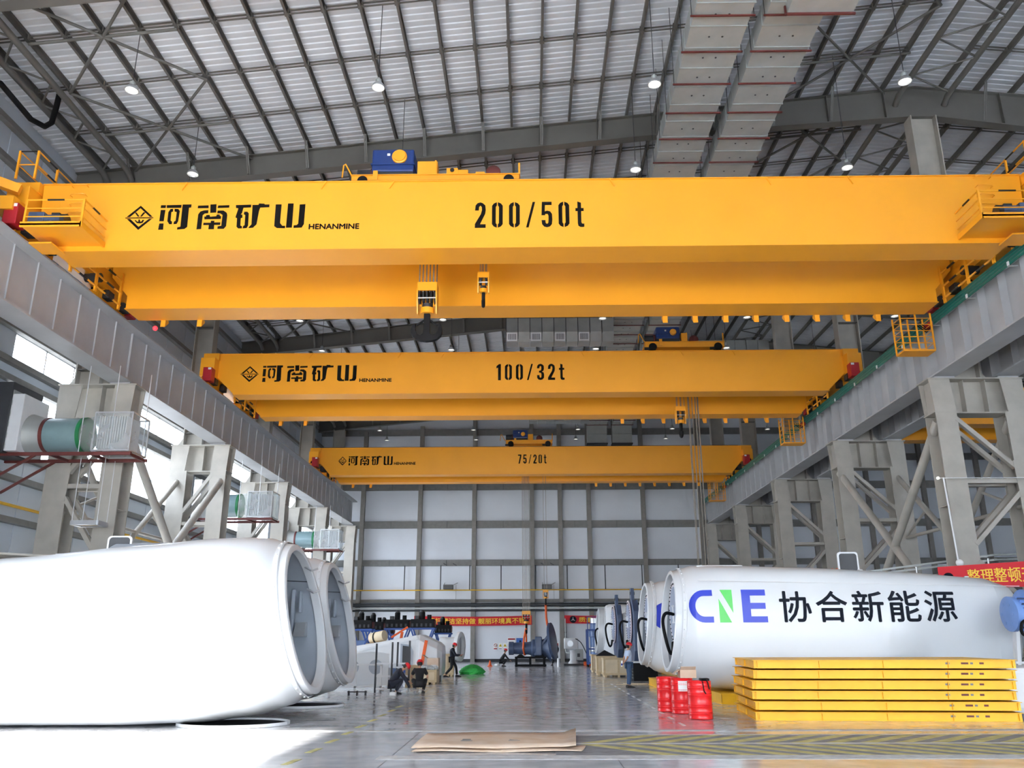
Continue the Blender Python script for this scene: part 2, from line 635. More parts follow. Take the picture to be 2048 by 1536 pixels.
# bridging struts between the purlins
def bridge_mesh(dx, sl):
    b = MB()
    for z, w_ in ((.05, .05), (.19, .05)):
        b.bar((-dx / 2 + .05, 0, z - sl * (dx / 2 - .05)), (dx / 2 - .05, 0, z + sl * (dx / 2 - .05)), w_, .035)
    for sx in (-1, 1):
        b.bar((sx * (dx / 2 - .06), -.09, .12 + sl * sx * (dx / 2)), (sx * (dx / 2 - .06), .09, .12 + sl * sx * (dx / 2)), .05, .2)
    return b
br = None
cnt = 0
lines = [FY[1] + BAY * (i // 3) + BAY / 4 * (i % 3 + 1) for i in range(9)]
for y in lines:
    for a, b_ in zip(PX, PX[1:]):
        xm = (a + b_) / 2
        p = (xm, y, zt(xm) + .02)
        if br is None:
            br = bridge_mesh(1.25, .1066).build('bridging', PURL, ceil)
            br.location = p
        else:
            inst(br, p, ceil)
        cnt += 1
brr = None
rest = MB()
for y in lines[:6]:
    for a, b_ in list(zip(PXR, PXR[1:]))[:5]:
        xm = (a + b_) / 2
        if brr is None:
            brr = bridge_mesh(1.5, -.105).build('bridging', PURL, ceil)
            brr.location = (xm, y, zt(xm) + .02)
        else: inst(brr, (xm, y, zt(xm) + .02), ceil)

# portal frames
STIF = {}
def roof_frame(Y, lab):
    t = struct('roof_frame', lab, (0, Y, 0))
    xs = [-19.4, -10, 5.28, 16.4, 17.6, 21.3, 35, XR - .2]
    poly = [(x, zb(x)) for x in xs] + [(x, zt(x)) for x in (XR - .2, 16.9, -19.4)]
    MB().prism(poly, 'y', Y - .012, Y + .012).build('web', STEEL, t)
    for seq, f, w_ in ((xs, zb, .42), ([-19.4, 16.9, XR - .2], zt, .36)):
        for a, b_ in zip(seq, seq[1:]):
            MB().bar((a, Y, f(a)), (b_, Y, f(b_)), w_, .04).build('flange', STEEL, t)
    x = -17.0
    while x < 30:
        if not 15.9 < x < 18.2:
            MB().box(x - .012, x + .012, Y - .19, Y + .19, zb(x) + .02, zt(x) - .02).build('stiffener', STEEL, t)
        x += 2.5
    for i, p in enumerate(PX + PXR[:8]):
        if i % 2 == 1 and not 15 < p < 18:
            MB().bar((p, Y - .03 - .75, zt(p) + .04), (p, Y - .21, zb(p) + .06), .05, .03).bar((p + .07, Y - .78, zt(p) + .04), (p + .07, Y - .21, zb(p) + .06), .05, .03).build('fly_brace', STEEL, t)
    return t
ordn = ['nearest to the viewer', 'seen above the first crane', 'hidden above the first crane', 'seen between first and second crane', 'above the third crane', 'closest to the back wall']
for Y, od in zip(FY[1:], ordn): roof_frame(Y, 'grey tapered steel roof girder spanning the hall, ' + od)

# eave and ridge tie trusses (two tubes with lattice) running along the hall
def tie_truss(x0, x1, z0, z1, lab):
    t = struct('tie_truss', lab, (x0, FY[0], z0))
    for x, z in ((x0, z0), (x1, z1)):
        for a, b_ in zip(FY, FY[1:]):
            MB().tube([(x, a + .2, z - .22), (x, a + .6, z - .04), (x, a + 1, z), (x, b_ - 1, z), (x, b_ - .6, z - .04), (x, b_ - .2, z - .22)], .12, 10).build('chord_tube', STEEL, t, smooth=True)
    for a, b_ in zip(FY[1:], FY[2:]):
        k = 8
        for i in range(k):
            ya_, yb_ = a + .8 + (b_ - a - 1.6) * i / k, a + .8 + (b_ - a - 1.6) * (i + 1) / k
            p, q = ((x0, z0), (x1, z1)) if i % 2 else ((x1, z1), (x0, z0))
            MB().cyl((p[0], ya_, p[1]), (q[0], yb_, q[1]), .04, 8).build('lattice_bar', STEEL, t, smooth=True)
tie_truss(-16.9, -17.9, 20.85, 20.75, 'pair of grey eave tubes with lattice bars along the left wall')
tie_truss(15.9, 18.0, 24.15, 24.15, 'pair of grey ridge tubes with lattice bars over the right columns')

# roof cross bracing
def roof_cross(x0, x1, y0, y1, lab):
    t = struct('roof_bracing', lab, (x0, y0, zt(x0)))
    for p, q in (((x0, y0), (x1, y1)), ((x1, y0), (x0, y1))):
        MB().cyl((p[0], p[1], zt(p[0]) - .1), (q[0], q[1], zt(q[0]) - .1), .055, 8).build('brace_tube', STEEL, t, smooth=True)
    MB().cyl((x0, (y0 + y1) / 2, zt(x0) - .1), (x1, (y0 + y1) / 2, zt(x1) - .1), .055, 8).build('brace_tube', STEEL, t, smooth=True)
for i, (a, b_) in enumerate(zip(FY[1:4], FY[2:5])):
    od = ['first', 'second', 'third'][i]
    roof_cross(-16.9, -11.9, a, (a + b_) / 2, 'thin grey roof cross bracing beside the left wall, near half of the %s bay' % od)
    roof_cross(-16.9, -11.9, (a + b_) / 2, b_, 'thin grey roof cross bracing beside the left wall, far half of the %s bay' % od)
    roof_cross(10.6, 15.6, a, (a + b_) / 2, 'thin grey roof cross bracing beside the ridge columns, near half of the %s bay' % od)
    roof_cross(10.6, 15.6, (a + b_) / 2, b_, 'thin grey roof cross bracing beside the ridge columns, far half of the %s bay' % od)

# ------------------------------------------------------------------ left wall
WY0, WY1 = 29.75, 75.6
WZ = [(8.68, 11.24), (12.0, 13.15)]
DOORS = [(32.6, 41.2, 4.4), (43.4, 51.8, 4.4), (54.0, 62.6, 4.4), (64.8, 72.5, 4.4)]  # unseen gates inferred from floor streaks, widened to light the far hall
wl = MB()
T = XL - .15
ys = [YF]
for a, b_, h in DOORS:
    wl.box(T, XL, ys[-1], a, 0, 8.68)
    wl.box(T, XL, a, b_, h, 8.68)
    ys.append(b_)
wl.box(T, XL, ys[-1], YB + .16, 0, 8.68)
wl.box(T, XL, YF, WY0, 8.68, 13.15).box(T, XL, WY1, YB + .16, 8.68, 13.15)
wl.box(T, XL, WY0, WY1, 11.24, 12.0).box(T, XL, YF, YB + .16, 13.15, 21.7)
wl = tag(wl.build('wall_left', WALLL), 'pale panelled left wall with window strips', None, kind='structure')
ge = [4.6, 6.2, 7.73, 8.62]
gu = [13.25, 14.6, 16.1, 17.6, 19.1, 20.5]
for z in ge + [11.3, 11.94] + gu:
    MB().box(XL, XL + .26, 20, YB, z - .11, z + .11).build('girt', GIRT, wl)
PW = BAY / 5
pmesh = {}
for rows in (ge, gu):
    for z0, z1 in zip(rows, rows[1:]):
        y = FY[1] + PW * 1
        while y < YB - .5:
            p = (XL, y + .03, z0 + .12)
            if (z0, z1) not in pmesh:
                o = MB().box(0, .035, 0, min(PW, YB - y) - .06, 0, z1 - z0 - .24).build('wall_panel', WALLL, wl, org=(0, 0, 0))
                o.location = p
                pmesh[(z0, z1)] = o
            else: inst(pmesh[(z0, z1)], p, wl)
            y += PW
for i, (z0, z1) in enumerate(WZ):
    wn = struct('window_%d' % (i + 1), ['long lower strip of bright windows in the left wall', 'long upper strip of bright windows in the left wall'][i], (XL - .08, WY0, z0))
    pane = None
    k = 0
    y = WY0
    while y < WY1 - .3:
        b_ = min(y + PW, WY1)
        MB().box(XL - .12, XL - .02, y - .035, y + .035, z0, z1).build('mullion', ALU, wn)
        p = MB().box(XL - .085, XL - .075, y + .035, b_ - .035, z0 + .04, z1 - .04).build('pane', PANE, wn)
        y = b_
    for z in (z0 + .02, z1 - .02): MB().box(XL - .12, XL - .02, WY0, WY1, z - .02, z + .02).build('window_frame', ALU, wn)
for i, (a, b_, h) in enumerate(DOORS):
    d = struct('door_%d' % (i + 1), 'unseen open roller gate low in the left wall, widened for light, ' + ['nearest', 'second', 'third', 'farthest'][i] + ' of four', (XL, a, 0))
    MB().box(XL - .1, XL + .12, a - .15, a, 0, h).build('door_jamb', GIRT, d)
    MB().box(XL - .1, XL + .12, b_, b_ + .15, 0, h).build('door_jamb', GIRT, d)
    MB().box(XL, XL + .5, a, b_, h, h + .5).build('roller_box', GALV, d)
MB().tube([(XL + .32, 20, 6.7), (XL + .32, 75, 6.7)], .06, 8).build('gas_pipe', PIPEY, wl, smooth=True)

# ------------------------------------------------------------------ back wall
wb = MB().box(XL - .15, XR + .15, YB, YB + .15, 0, 25.7).build('wall_back', WALLW)
tag(wb, 'white panelled back wall with grey columns and girts', None, kind='structure')
BX = [-15.54, -10.28, -5.33, -.07, 2.49, 5.12, 10.07, 15.3, 20.4, 25.5, 30.6, 35.7, 40.8, 46]
BZ = [(5.0, 5.27), (8.18, 8.71), (11.54, 12.18), (15.01, 15.66), (17.6, 18.2), (20.17, 20.75)]
for x in BX: MB().box(x, x + .38, YB - .36, YB, 0, min(zb(x + .2), 24)).build('wall_column', WCOL, wb)
for z0, z1 in BZ:
    MB().box(XL, XR, YB - .2, YB, z0, z1).build('girt', GIRT, wb)
    for a, b_ in zip(BX, BX[1:]):
        if z0 < 17: MB().box((a + b_) / 2 + .19, (a + b_) / 2 + .21, YB - .23, YB - .2, z0 + .02, z1 - .02).build('girt_joint', DARK, wb)
zz = [(.25, 5.0)] + [(BZ[i][1], BZ[i + 1][0]) for i in range(5)]
edges = [XL] + BX + [XR]
for z0, z1 in zz:
    for i in range(len(edges) - 1):
        a = edges[i] + (.38 if i else 0)
        b_ = edges[i + 1]
        if b_ - a < .3: continue
        MB().box(a + .02, b_ - .02, YB - .05, YB, z0 + .02, z1 - .02).build('wall_panel', WALLW, wb)
MB().box(XL, XR, YB - .06, YB, 0, .24).build('baseboard', DARK, wb)
MB().cyl((XL, YB - .62, 4.77), (XR, YB - .62, 4.77), .17, 10).build('heating_main', PIPED, wb, smooth=True)
MB().cyl((XL, YB - .55, 4.3), (XR, YB - .55, 4.3), .09, 10).build('heating_pipe', PIPED, wb, smooth=True)
MB().box(XL, XR, YB - .5, YB - .42, 4.42, 4.56).build('cable_tray', GALV, wb)
MB().cyl((XL, YB - .42, 6.05), (XR, YB - .42, 6.05), .05, 8).build('gas_pipe', PIPEY, wb, smooth=True)
for x in (-15.0, -11.28, -8.05, -5.46, -2.67, .39, 3.21, 6.58, 9.86, 13.1):
    MB().cyl((x, YB - .42, 6.05), (x, YB - .42, 8.2), .045, 8).build('pipe_hanger', PIPED, wb, smooth=True)

# ------------------------------------------------------------------ right and front wall (out of view, close the room)
wr = MB().box(XR, XR + .15, YF, YB, 0, 22).build('wall_right', WALLL)
tag(wr, 'pale right wall of the neighbouring bay', None, kind='structure')
DX0, DX1, DZ = -18.8, -5.2, 12.8
FZ = 7.5
wf = MB().box(XL - .15, DX0, YF - .15, YF, 0, 21.9).box(DX0, DX1, YF - .15, YF, DZ, 23.4).box(DX1, -4.4, YF - .15, YF, 0, 23.4).box(-4.4, XR, YF - .15, YF, 0, 1.2).box(-4.4, XR, YF - .15, YF, FZ, 25.7)
wf = tag(wf.build('wall_front', WALLL), 'front wall behind the viewer with an open gate', None, kind='structure')
x = -4.4
while x < XR - 1:
    MB().box(x + .06, x + 5.2, YF - .09, YF - .06, 1.2, FZ).build('added_light_panel', FROST, wf)  # added panels, unseen, there to light the faces turned to the viewer
    MB().box(x - .06, x + .06, YF - .15, YF, 1.2, FZ).build('mullion', GIRT, wf)
    x += 5.34
portal('portal_gate', ((DX0 + DX1) / 2, YF - .1, DZ / 2), DX1 - DX0, DZ, (0, 1, 0))
for a, b_, h in DOORS: portal('portal_side_gate', (XL - .14, (a + b_) / 2, h / 2), b_ - a, h, (1, 0, 0))
for z0, z1 in WZ: portal('portal_window', (XL - .14, (WY0 + WY1) / 2, (z0 + z1) / 2), WY1 - WY0, z1 - z0, (1, 0, 0))

# ------------------------------------------------------------------ crane columns
def hpost(t, x0, x1, Y, z0, z1, d=.45, flip=1, name='post', m=STEELC):
    xm = (x0 + x1) / 2
    b = MB().box(x0, x1, Y - d, Y - d + .045, z0, z1).box(x0, x1, Y + d - .045, Y + d, z0, z1).box(xm - .02, xm + .02, Y - d + .045, Y + d - .045, z0, z1)
    return b.build(name, m, t)


def crane_column(sg, Y, lab):
    t = struct('crane_column', lab, (sg * 16.5, Y, 0))
    X = lambda v: sg * v
    o0, o1, u0, u1 = (18.15, 19.0, 16.42, 17.55) if sg > 0 else (17.5, 18.4, 16.95, 17.95)
    d = .45
    hpost(t, X(15.5), X(16.3), Y, 0, 10.15)
    hpost(t, X(o0), X(o1), Y, 0, 10.15)
    # flared head
    for yy in (Y - d, Y + d - .045):
        MB().prism([(X(15.5), 10.15), (X(16.3), 10.15), (X(16.22), 11.45), (X(15.42), 11.45)], 'y', yy, yy + .045).build('head_plate', STEELC, t)
        MB().prism([(X(o0 + .12), 10.15), (X(o1), 10.15), (X(o1), 11.45), (X(o0), 11.45)], 'y', yy, yy + .045).build('head_plate', STEELC, t)
    MB().box(X(15.86), X(o1 - .3), Y - .03, Y + .03, 10.15, 11.45).build('head_web', STEELC, t)
    for x in (15.62, 15.95): MB().box(X(x) - .015, X(x) + .015, Y - d + .05, Y + d - .05, 10.17, 11.44).build('head_stiffener', STEELC, t)
    for x in (16.77, 17.62) if sg > 0 else (16.77,): MB().box(X(x) - .015, X(x) + .015, Y - .36, Y + .36, 10.17, 11.44).build('head_stiffener', STEELC, t)
    MB().box(X(15.36), X(o1 + .05), Y - .5, Y + .5, 11.45, 11.5).build('cap_plate', STEELC, t)
    MB().box(X(15.46), X(16.3), Y - .46, Y + .46, 10.13, 10.17).build('seat_plate', STEELC, t)
    MB().box(X(16.3), X(o0 + .13), Y - .38, Y + .38, 10.11, 10.16).build('head_flange', STEELC, t)
    # lacing in two planes
    for yy in (Y - .36, Y + .36):
        a, c = 16.25, o0 + .05
        z = 9.9
        k = 0
        while z > .6:
            z2 = max(z - 1.9, .3)
            p, q = (a, c) if k % 2 == 0 else (c, a)
            MB().bar((X(p), yy, z), (X(q), yy, z2), .16, .2, (0, 1, 0)).build('lacing_bar', STEELC, t)
            if k % 2 == 0:
                MB().bar((X(a - .1), yy, z2 - .52), (X(c + .05), yy, z2 - .52), .16, .17, (0, 1, 0)).build('tie_bar', STEELC, t)
                MB().prism([(X(c - .1), z2 + .25), (X(c + .2), z2 + .25), (X(c + .2), z2 - 1.1), (X(c - .05), z2 - 1.1)], 'y', yy - .11, yy - .085).build('gusset_plate', STEELC, t)
                z = z2 - .95
            else: z = z2 - .6
            k += 1
    for z in (6.6, 4.3): MB().box(X(15.52), X(15.88), Y - .4, Y + .4, z, z + .03).build('diaphragm', STEELC, t)
    MB().box(X(15.3), X(16.5), Y - .65, Y + .65, 0, .06).build('base_plate', STEELC, t)
    MB().box(X(o0 - .2), X(o1 + .2), Y - .65, Y + .65, 0, .06).build('base_plate', STEELC, t)
    # upper column carrying the roof
    zt_ = zb(X((u0 + u1) / 2)) - .02
    MB().box(X(u0), X(u0 + .05), Y - .32, Y + .32, 11.5, zt_).build('upper_flange', STEELC, t)
    MB().box(X(u1 - .05), X(u1), Y - .32, Y + .32, 11.5, zt_).build('upper_flange', STEELC, t)
    MB().box(X(u0 + .05), X(u1 - .05), Y - .015, Y + .015, 11.5, zt_).build('upper_web', STEELC, t)
    for z in (12.15, 14.5, 18.0): MB().box(X(u0 + .05), X(u1 - .05), Y - .3, Y + .3, z, z + .03).build('upper_diaphragm', STEEL, t)
    MB().prism([(X(u0 - .42), 11.5), (X(u0), 11.5), (X(u0), 12.15)], 'y', Y - .02, Y + .02).build('foot_gusset', STEELC, t)
    MB().prism([(X(u1 + .42), 11.5), (X(u1), 11.5), (X(u1), 12.15)], 'y', Y - .02, Y + .02).build('foot_gusset', STEELC, t)
    return t


od5 = ['first', 'second', 'third', 'fourth', 'fifth']
for i, Y in enumerate(FY[2:]):
    crane_column(1, Y, 'grey laced steel column under the right crane runway, %s from the viewer' % od5[i])
    crane_column(-1, Y, 'grey laced steel column under the left crane runway, %s from the viewer' % od5[i])
    if i: continue
crane_column(1, FY[1], 'grey laced steel column under the right crane runway, just outside the view')
crane_column(-1, FY[1], 'grey laced steel column under the left crane runway, just outside the view')


def column_bracing(x, r, lab, y0, y1, full=True):
    t = struct('column_bracing', lab, (x, y0, 2))
    for p, q in (((y0, 9.9), (y1, 1.4)), ((y1, 9.9), (y0, 1.4))):
        MB().cyl((x, p[0], p[1]), (x, q[0], q[1]), r, 14).build('brace_tube', STEELC, t, smooth=True)
    if full:
        for z in (6.6, 4.6): MB().cyl((x, y0, z), (x, y1, z), r * .6, 10).build('tie_tube', STEELC, t, smooth=True)
        for sgn in (-1, 1):
            ym = (y0 + y1) / 2
            MB().cyl((x, ym + sgn * 2.5, 7.6), (x, ym + sgn * 5.1, 6.6), r * .45, 8).build('strut_tube', STEELC, t, smooth=True)
for sg, nm in ((1, 'right'), (-1, 'left')):
    column_bracing(sg * 15.75, .17, 'thick crossed tubes bracing the first two %s columns, aisle side' % nm, FY[2], FY[3], False)
    column_bracing(sg * (18.5 if sg > 0 else 17.95), .13, 'thinner crossed tubes bracing the first two %s columns, far side' % nm, FY[2], FY[3])

# ------------------------------------------------------------------ runway girders
def runway(xc, inner, lab, d0=-.3, d1=.3):
    t = struct('runway_girder', lab, (xc, 6, 11.6))
    y0, y1 = 6, 75.2
    MB().box(xc - .46, xc + .46, y0, y1, 11.6, 11.66).build('bottom_flange', RUNW, t)
    MB().box(xc - .46, xc + .46, y0, y1, 13.76, 13.82).build('top_flange', RUNW, t)
    MB().box(xc - .015, xc + .015, y0, y1, 11.66, 13.76).build('web', RUNW, t)
    MB().box(xc - .06, xc + .06, y0, y1, 13.82, 13.95).build('rail', DARK, t)
    st = None
    y = FY[0]
    k = 0
    while y < y1:
        d = .3 if k % 8 else .44
        if k % 8 == 0:
            MB().box(xc + d0 * 1.4, xc + d1 * 1.4, y - .02, y + .02, 11.66, 13.76).build('bearing_stiffener', RUNW, t)
            MB().box(xc - .4, xc + .4, y - .35, y + .35, 11.5, 11.6).build('bearing_pad', RUNW, t)
        elif st is None:
            st = MB().box(d0, d1, -.011, .011, .05, 2.16).build('stiffener', RUNW, t, org=(0, 0, 0))
            st.location = (0, y - 6, 0)
        else: inst(st, (0, y - 6, 0), t)
        y += BAY / 8
        k += 1
    return t
runway(-16.1, 1, 'grey welded steel crane runway beam on the left columns', -.3, .07)
runway(16.1, -1, 'grey welded steel crane runway beam on the right columns, aisle side')
runway(18.55, -1, 'grey welded steel crane runway beam on the right columns, far side')
t = thing('conductor_rail', 'long teal conductor rail along the top of the right runway beam', 'conductor rail', (15.5, 8, 13.4))
for i in range(4): MB().box(15.5 - .02, 15.5 + .02, 8, 75, 13.38 + .11 * i, 13.38 + .11 * i + .075).build('conductor_bar', TEAL, t)
for i in range(25):
    y = 8.8 + 2.68 * i
    MB().box(15.44, 15.75, y - .03, y + .03, 13.33, 13.36).build('bracket', GALV, t)
    MB().box(15.44, 15.47, y - .05, y + .05, 13.36, 13.5).build('insulator', WHITE, t)
GLYPH = {'logo':[[(0.002,0.522),(0.073,0.957),(0.148,0.522),(0.132,0.522),(0.073,0.859),(0.021,0.522)],[(0.005,0.446),(0.077,0.022),(0.146,0.446),(0.129,0.446),(0.077,0.141),(0.024,0.446)],[(-0.005,0.5),(0.152,0.5),(0.153,0.467),(-0.003,0.467)],[(0.045,0.685),(0.054,0.696),(0.075,0.533),(0.064,0.533)],[(0.092,0.696),(0.105,0.696),(0.087,0.533),(0.077,0.533)],[(0.049,0.391),(0.056,0.402),(0.064,0.348),(0.071,0.337),(0.071,0.424),(0.078,0.424),(0.082,0.337),(0.089,0.348),(0.094,0.413),(0.103,0.402),(0.096,0.293),(0.082,0.272),(0.064,0.283)]],'he':[[(0.186,0.967),(0.214,0.967),(0.214,0.859),(0.186,0.859)],[(0.218,0.967),(0.301,0.978),(0.301,0.859),(0.22,0.859)],[(0.307,0.989),(0.357,0.989),(0.357,0.87),(0.345,0.859),(0.348,0.12),(0.334,0.043),(0.293,0.022),(0.293,0.109),(0.31,0.13),(0.307,0.87)],[(0.188,0.783),(0.214,0.783),(0.213,0.348),(0.188,0.348)],[(0.19,0.261),(0.214,0.261),(0.216,0.022),(0.188,0.022)],[(0.256,0.826),(0.258,0.717),(0.249,0.696),(0.251,0.37),(0.26,0.326),(0.26,0.228),(0.246,0.228),(0.233,0.348),(0.232,0.696),(0.242,0.815)],[(0.265,0.826),(0.286,0.815),(0.296,0.739),(0.294,0.348),(0.287,0.239),(0.27,0.228),(0.27,0.326),(0.279,0.359),(0.279,0.696),(0.267,0.717)]],'nan':[[(0.394,0.935),(0.453,0.946),(0.455,0.837),(0.394,0.837)],[(0.463,0.978),(0.497,0.989),(0.5,0.663),(0.467,0.652)],[(0.507,0.935),(0.57,0.946),(0.57,0.848),(0.505,0.837)],[(0.455,0.761),(0.456,0.641),(0.437,0.63),(0.427,0.565),(0.427,0.033),(0.401,0.022),(0.401,0.598),(0.411,0.707),(0.43,0.75)],[(0.507,0.739),(0.54,0.739),(0.559,0.652),(0.564,0.565),(0.564,0.141),(0.552,0.033),(0.517,0.033),(0.517,0.13),(0.537,0.152),(0.537,0.565),(0.523,0.63),(0.507,0.63)],[(0.446,0.565),(0.465,0.576),(0.469,0.5),(0.503,0.522),(0.505,0.587),(0.521,0.587),(0.523,0.533),(0.53,0.522),(0.53,0.413),(0.439,0.402),(0.436,0.511),(0.446,0.511)],[(0.476,0.348),(0.497,0.348),(0.495,0.283),(0.53,0.283),(0.53,0.185),(0.497,0.185),(0.498,0.022),(0.467,0.022),(0.467,0.185),(0.436,0.185),(0.436,0.272),(0.476,0.272)]],'kuang':[[(0.606,0.946),(0.692,0.957),(0.692,0.848),(0.65,0.837),(0.645,0.63),(0.638,0.576),(0.648,0.576),(0.65,0.457),(0.641,0.435),(0.643,0.152),(0.652,0.13),(0.653,0.043),(0.632,0.043),(0.622,0.109),(0.62,0.435),(0.611,0.467),(0.613,0.554),(0.622,0.815),(0.608,0.837)],[(0.657,0.685),(0.674,0.685),(0.683,0.62),(0.686,0.152),(0.679,0.054),(0.657,0.043),(0.659,0.141),(0.666,0.163),(0.664,0.554),(0.655,0.587)],[(0.699,0.946),(0.732,0.946),(0.735,1.0),(0.765,0.989),(0.768,0.957),(0.794,0.957),(0.794,0.848),(0.744,0.837),(0.739,0.717),(0.732,0.196),(0.714,0.065),(0.69,0.054),(0.692,0.098),(0.704,0.196)]],'shan':[[(0.829,0.957),(0.862,0.957),(0.862,0.239),(0.876,0.13),(0.892,0.13),(0.892,0.033),(0.847,0.043),(0.831,0.12)],[(0.897,0.989),(0.929,0.989),(0.93,0.054),(0.897,0.054)],[(0.963,0.946),(0.995,0.957),(0.995,0.185),(0.984,0.054),(0.939,0.043),(0.939,0.141),(0.956,0.152),(0.963,0.207)]]}
# ================================================================== OVERHEAD CRANES
DIG = {
    '0': (.42, [[(.19, 0), (.07, .05), (0, .14), (0, .86), (.07, .95), (.19, 1), (.19, .87), (.15, .82), (.15, .18), (.19, .13)],
                [(.23, 0), (.23, .13), (.27, .18), (.27, .82), (.23, .87), (.23, 1), (.35, .95), (.42, .86), (.42, .14), (.35, .05)]]),
    '1': (.27, [[(.1, 0), (.27, 0), (.27, 1), (.15, 1), (0, .87), (0, .74), (.1, .78)]]),
    '2': (.42, [[(0, 0), (.42, 0), (.42, .14), (.2, .14), (.4, .55), (.42, .7), (.4, .88), (.3, .97), (.21, 1), (.1, .97), (.02, .88), (0, .68), (.15, .68), (.16, .82), (.21, .87), (.26, .82), (.27, .7), (.23, .54), (0, .15)]]),
    '3': (.42, [[(0, .3), (.15, .3), (.16, .18), (.21, .13), (.26, .18), (.27, .35), (.24, .44), (.12, .46), (.12, .57), (.23, .59), (.26, .68), (.26, .82), (.21, .87), (.16, .82), (.15, .72), (0, .72), (.02, .88), (.1, .97), (.21, 1), (.32, .97), (.41, .88), (.42, .68), (.38, .56), (.3, .52), (.4, .46), (.43, .33), (.42, .14), (.33, .03), (.21, 0), (.09, .03), (.01, .13)]]),
    '5': (.42, [[(0, .28), (.15, .28), (.16, .17), (.21, .13), (.26, .17), (.27, .3), (.27, .45), (.24, .52), (.15, .52), (.14, .47), (0, .47), (.02, 1), (.4, 1), (.4, .87), (.14, .87), (.13, .62), (.22, .65), (.34, .62), (.41, .52), (.42, .3), (.4, .12), (.32, .03), (.21, 0), (.1, .03), (.02, .12)]]),
    '7': (.42, [[(.06, 0), (.22, 0), (.42, .85), (.42, 1), (0, 1), (0, .86), (.26, .86)]]),
    '/': (.36, [[(0, 0), (.1, 0), (.36, 1), (.26, 1)]]),
    't': (.33, [[(.3, 0), (.18, 0), (.1, .05), (.08, .15), (.08, .62), (0, .62), (0, .74), (.08, .74), (.08, 1), (.22, .95), (.22, .74), (.32, .74), (.32, .62), (.22, .62), (.22, .18), (.25, .13), (.33, .13), (.33, .02)]]),
}


def digits(txt, x0, x1, z0, z1, y, parent):
    tot = sum(DIG[c][0] for c in txt) + .24 * (len(txt) - 1)
    k = (x1 - x0) / tot
    x = x0
    to = lambda u, v, d: (u, y - d, v)
    for c in txt:
        w_, ps = DIG[c]
        mark([[(x + a * k, z0 + b * (z1 - z0)) for a, b in p] for p in ps], to, 'lettering', CREAM, parent)
        x += (w_ + .24) * k


def rail_striped(p, q, r, parent, name='handrail', on=.5):
    """yellow pipe with black bands"""
    p, q = Vector(p), Vector(q)
    h = MB().cyl(p, q, r, 8).build(name, YEL, parent, smooth=True)
    L = (q - p).length
    k = max(1, int(L / 1.3))
    for i in range(k):
        a, b_ = (i + .35) / k, (i + .35 + .3) / k
        MB().cyl(p.lerp(q, a), p.lerp(q, b_), r * 1.12, 8).build('black_band', BLACK, h, smooth=True)
    return h


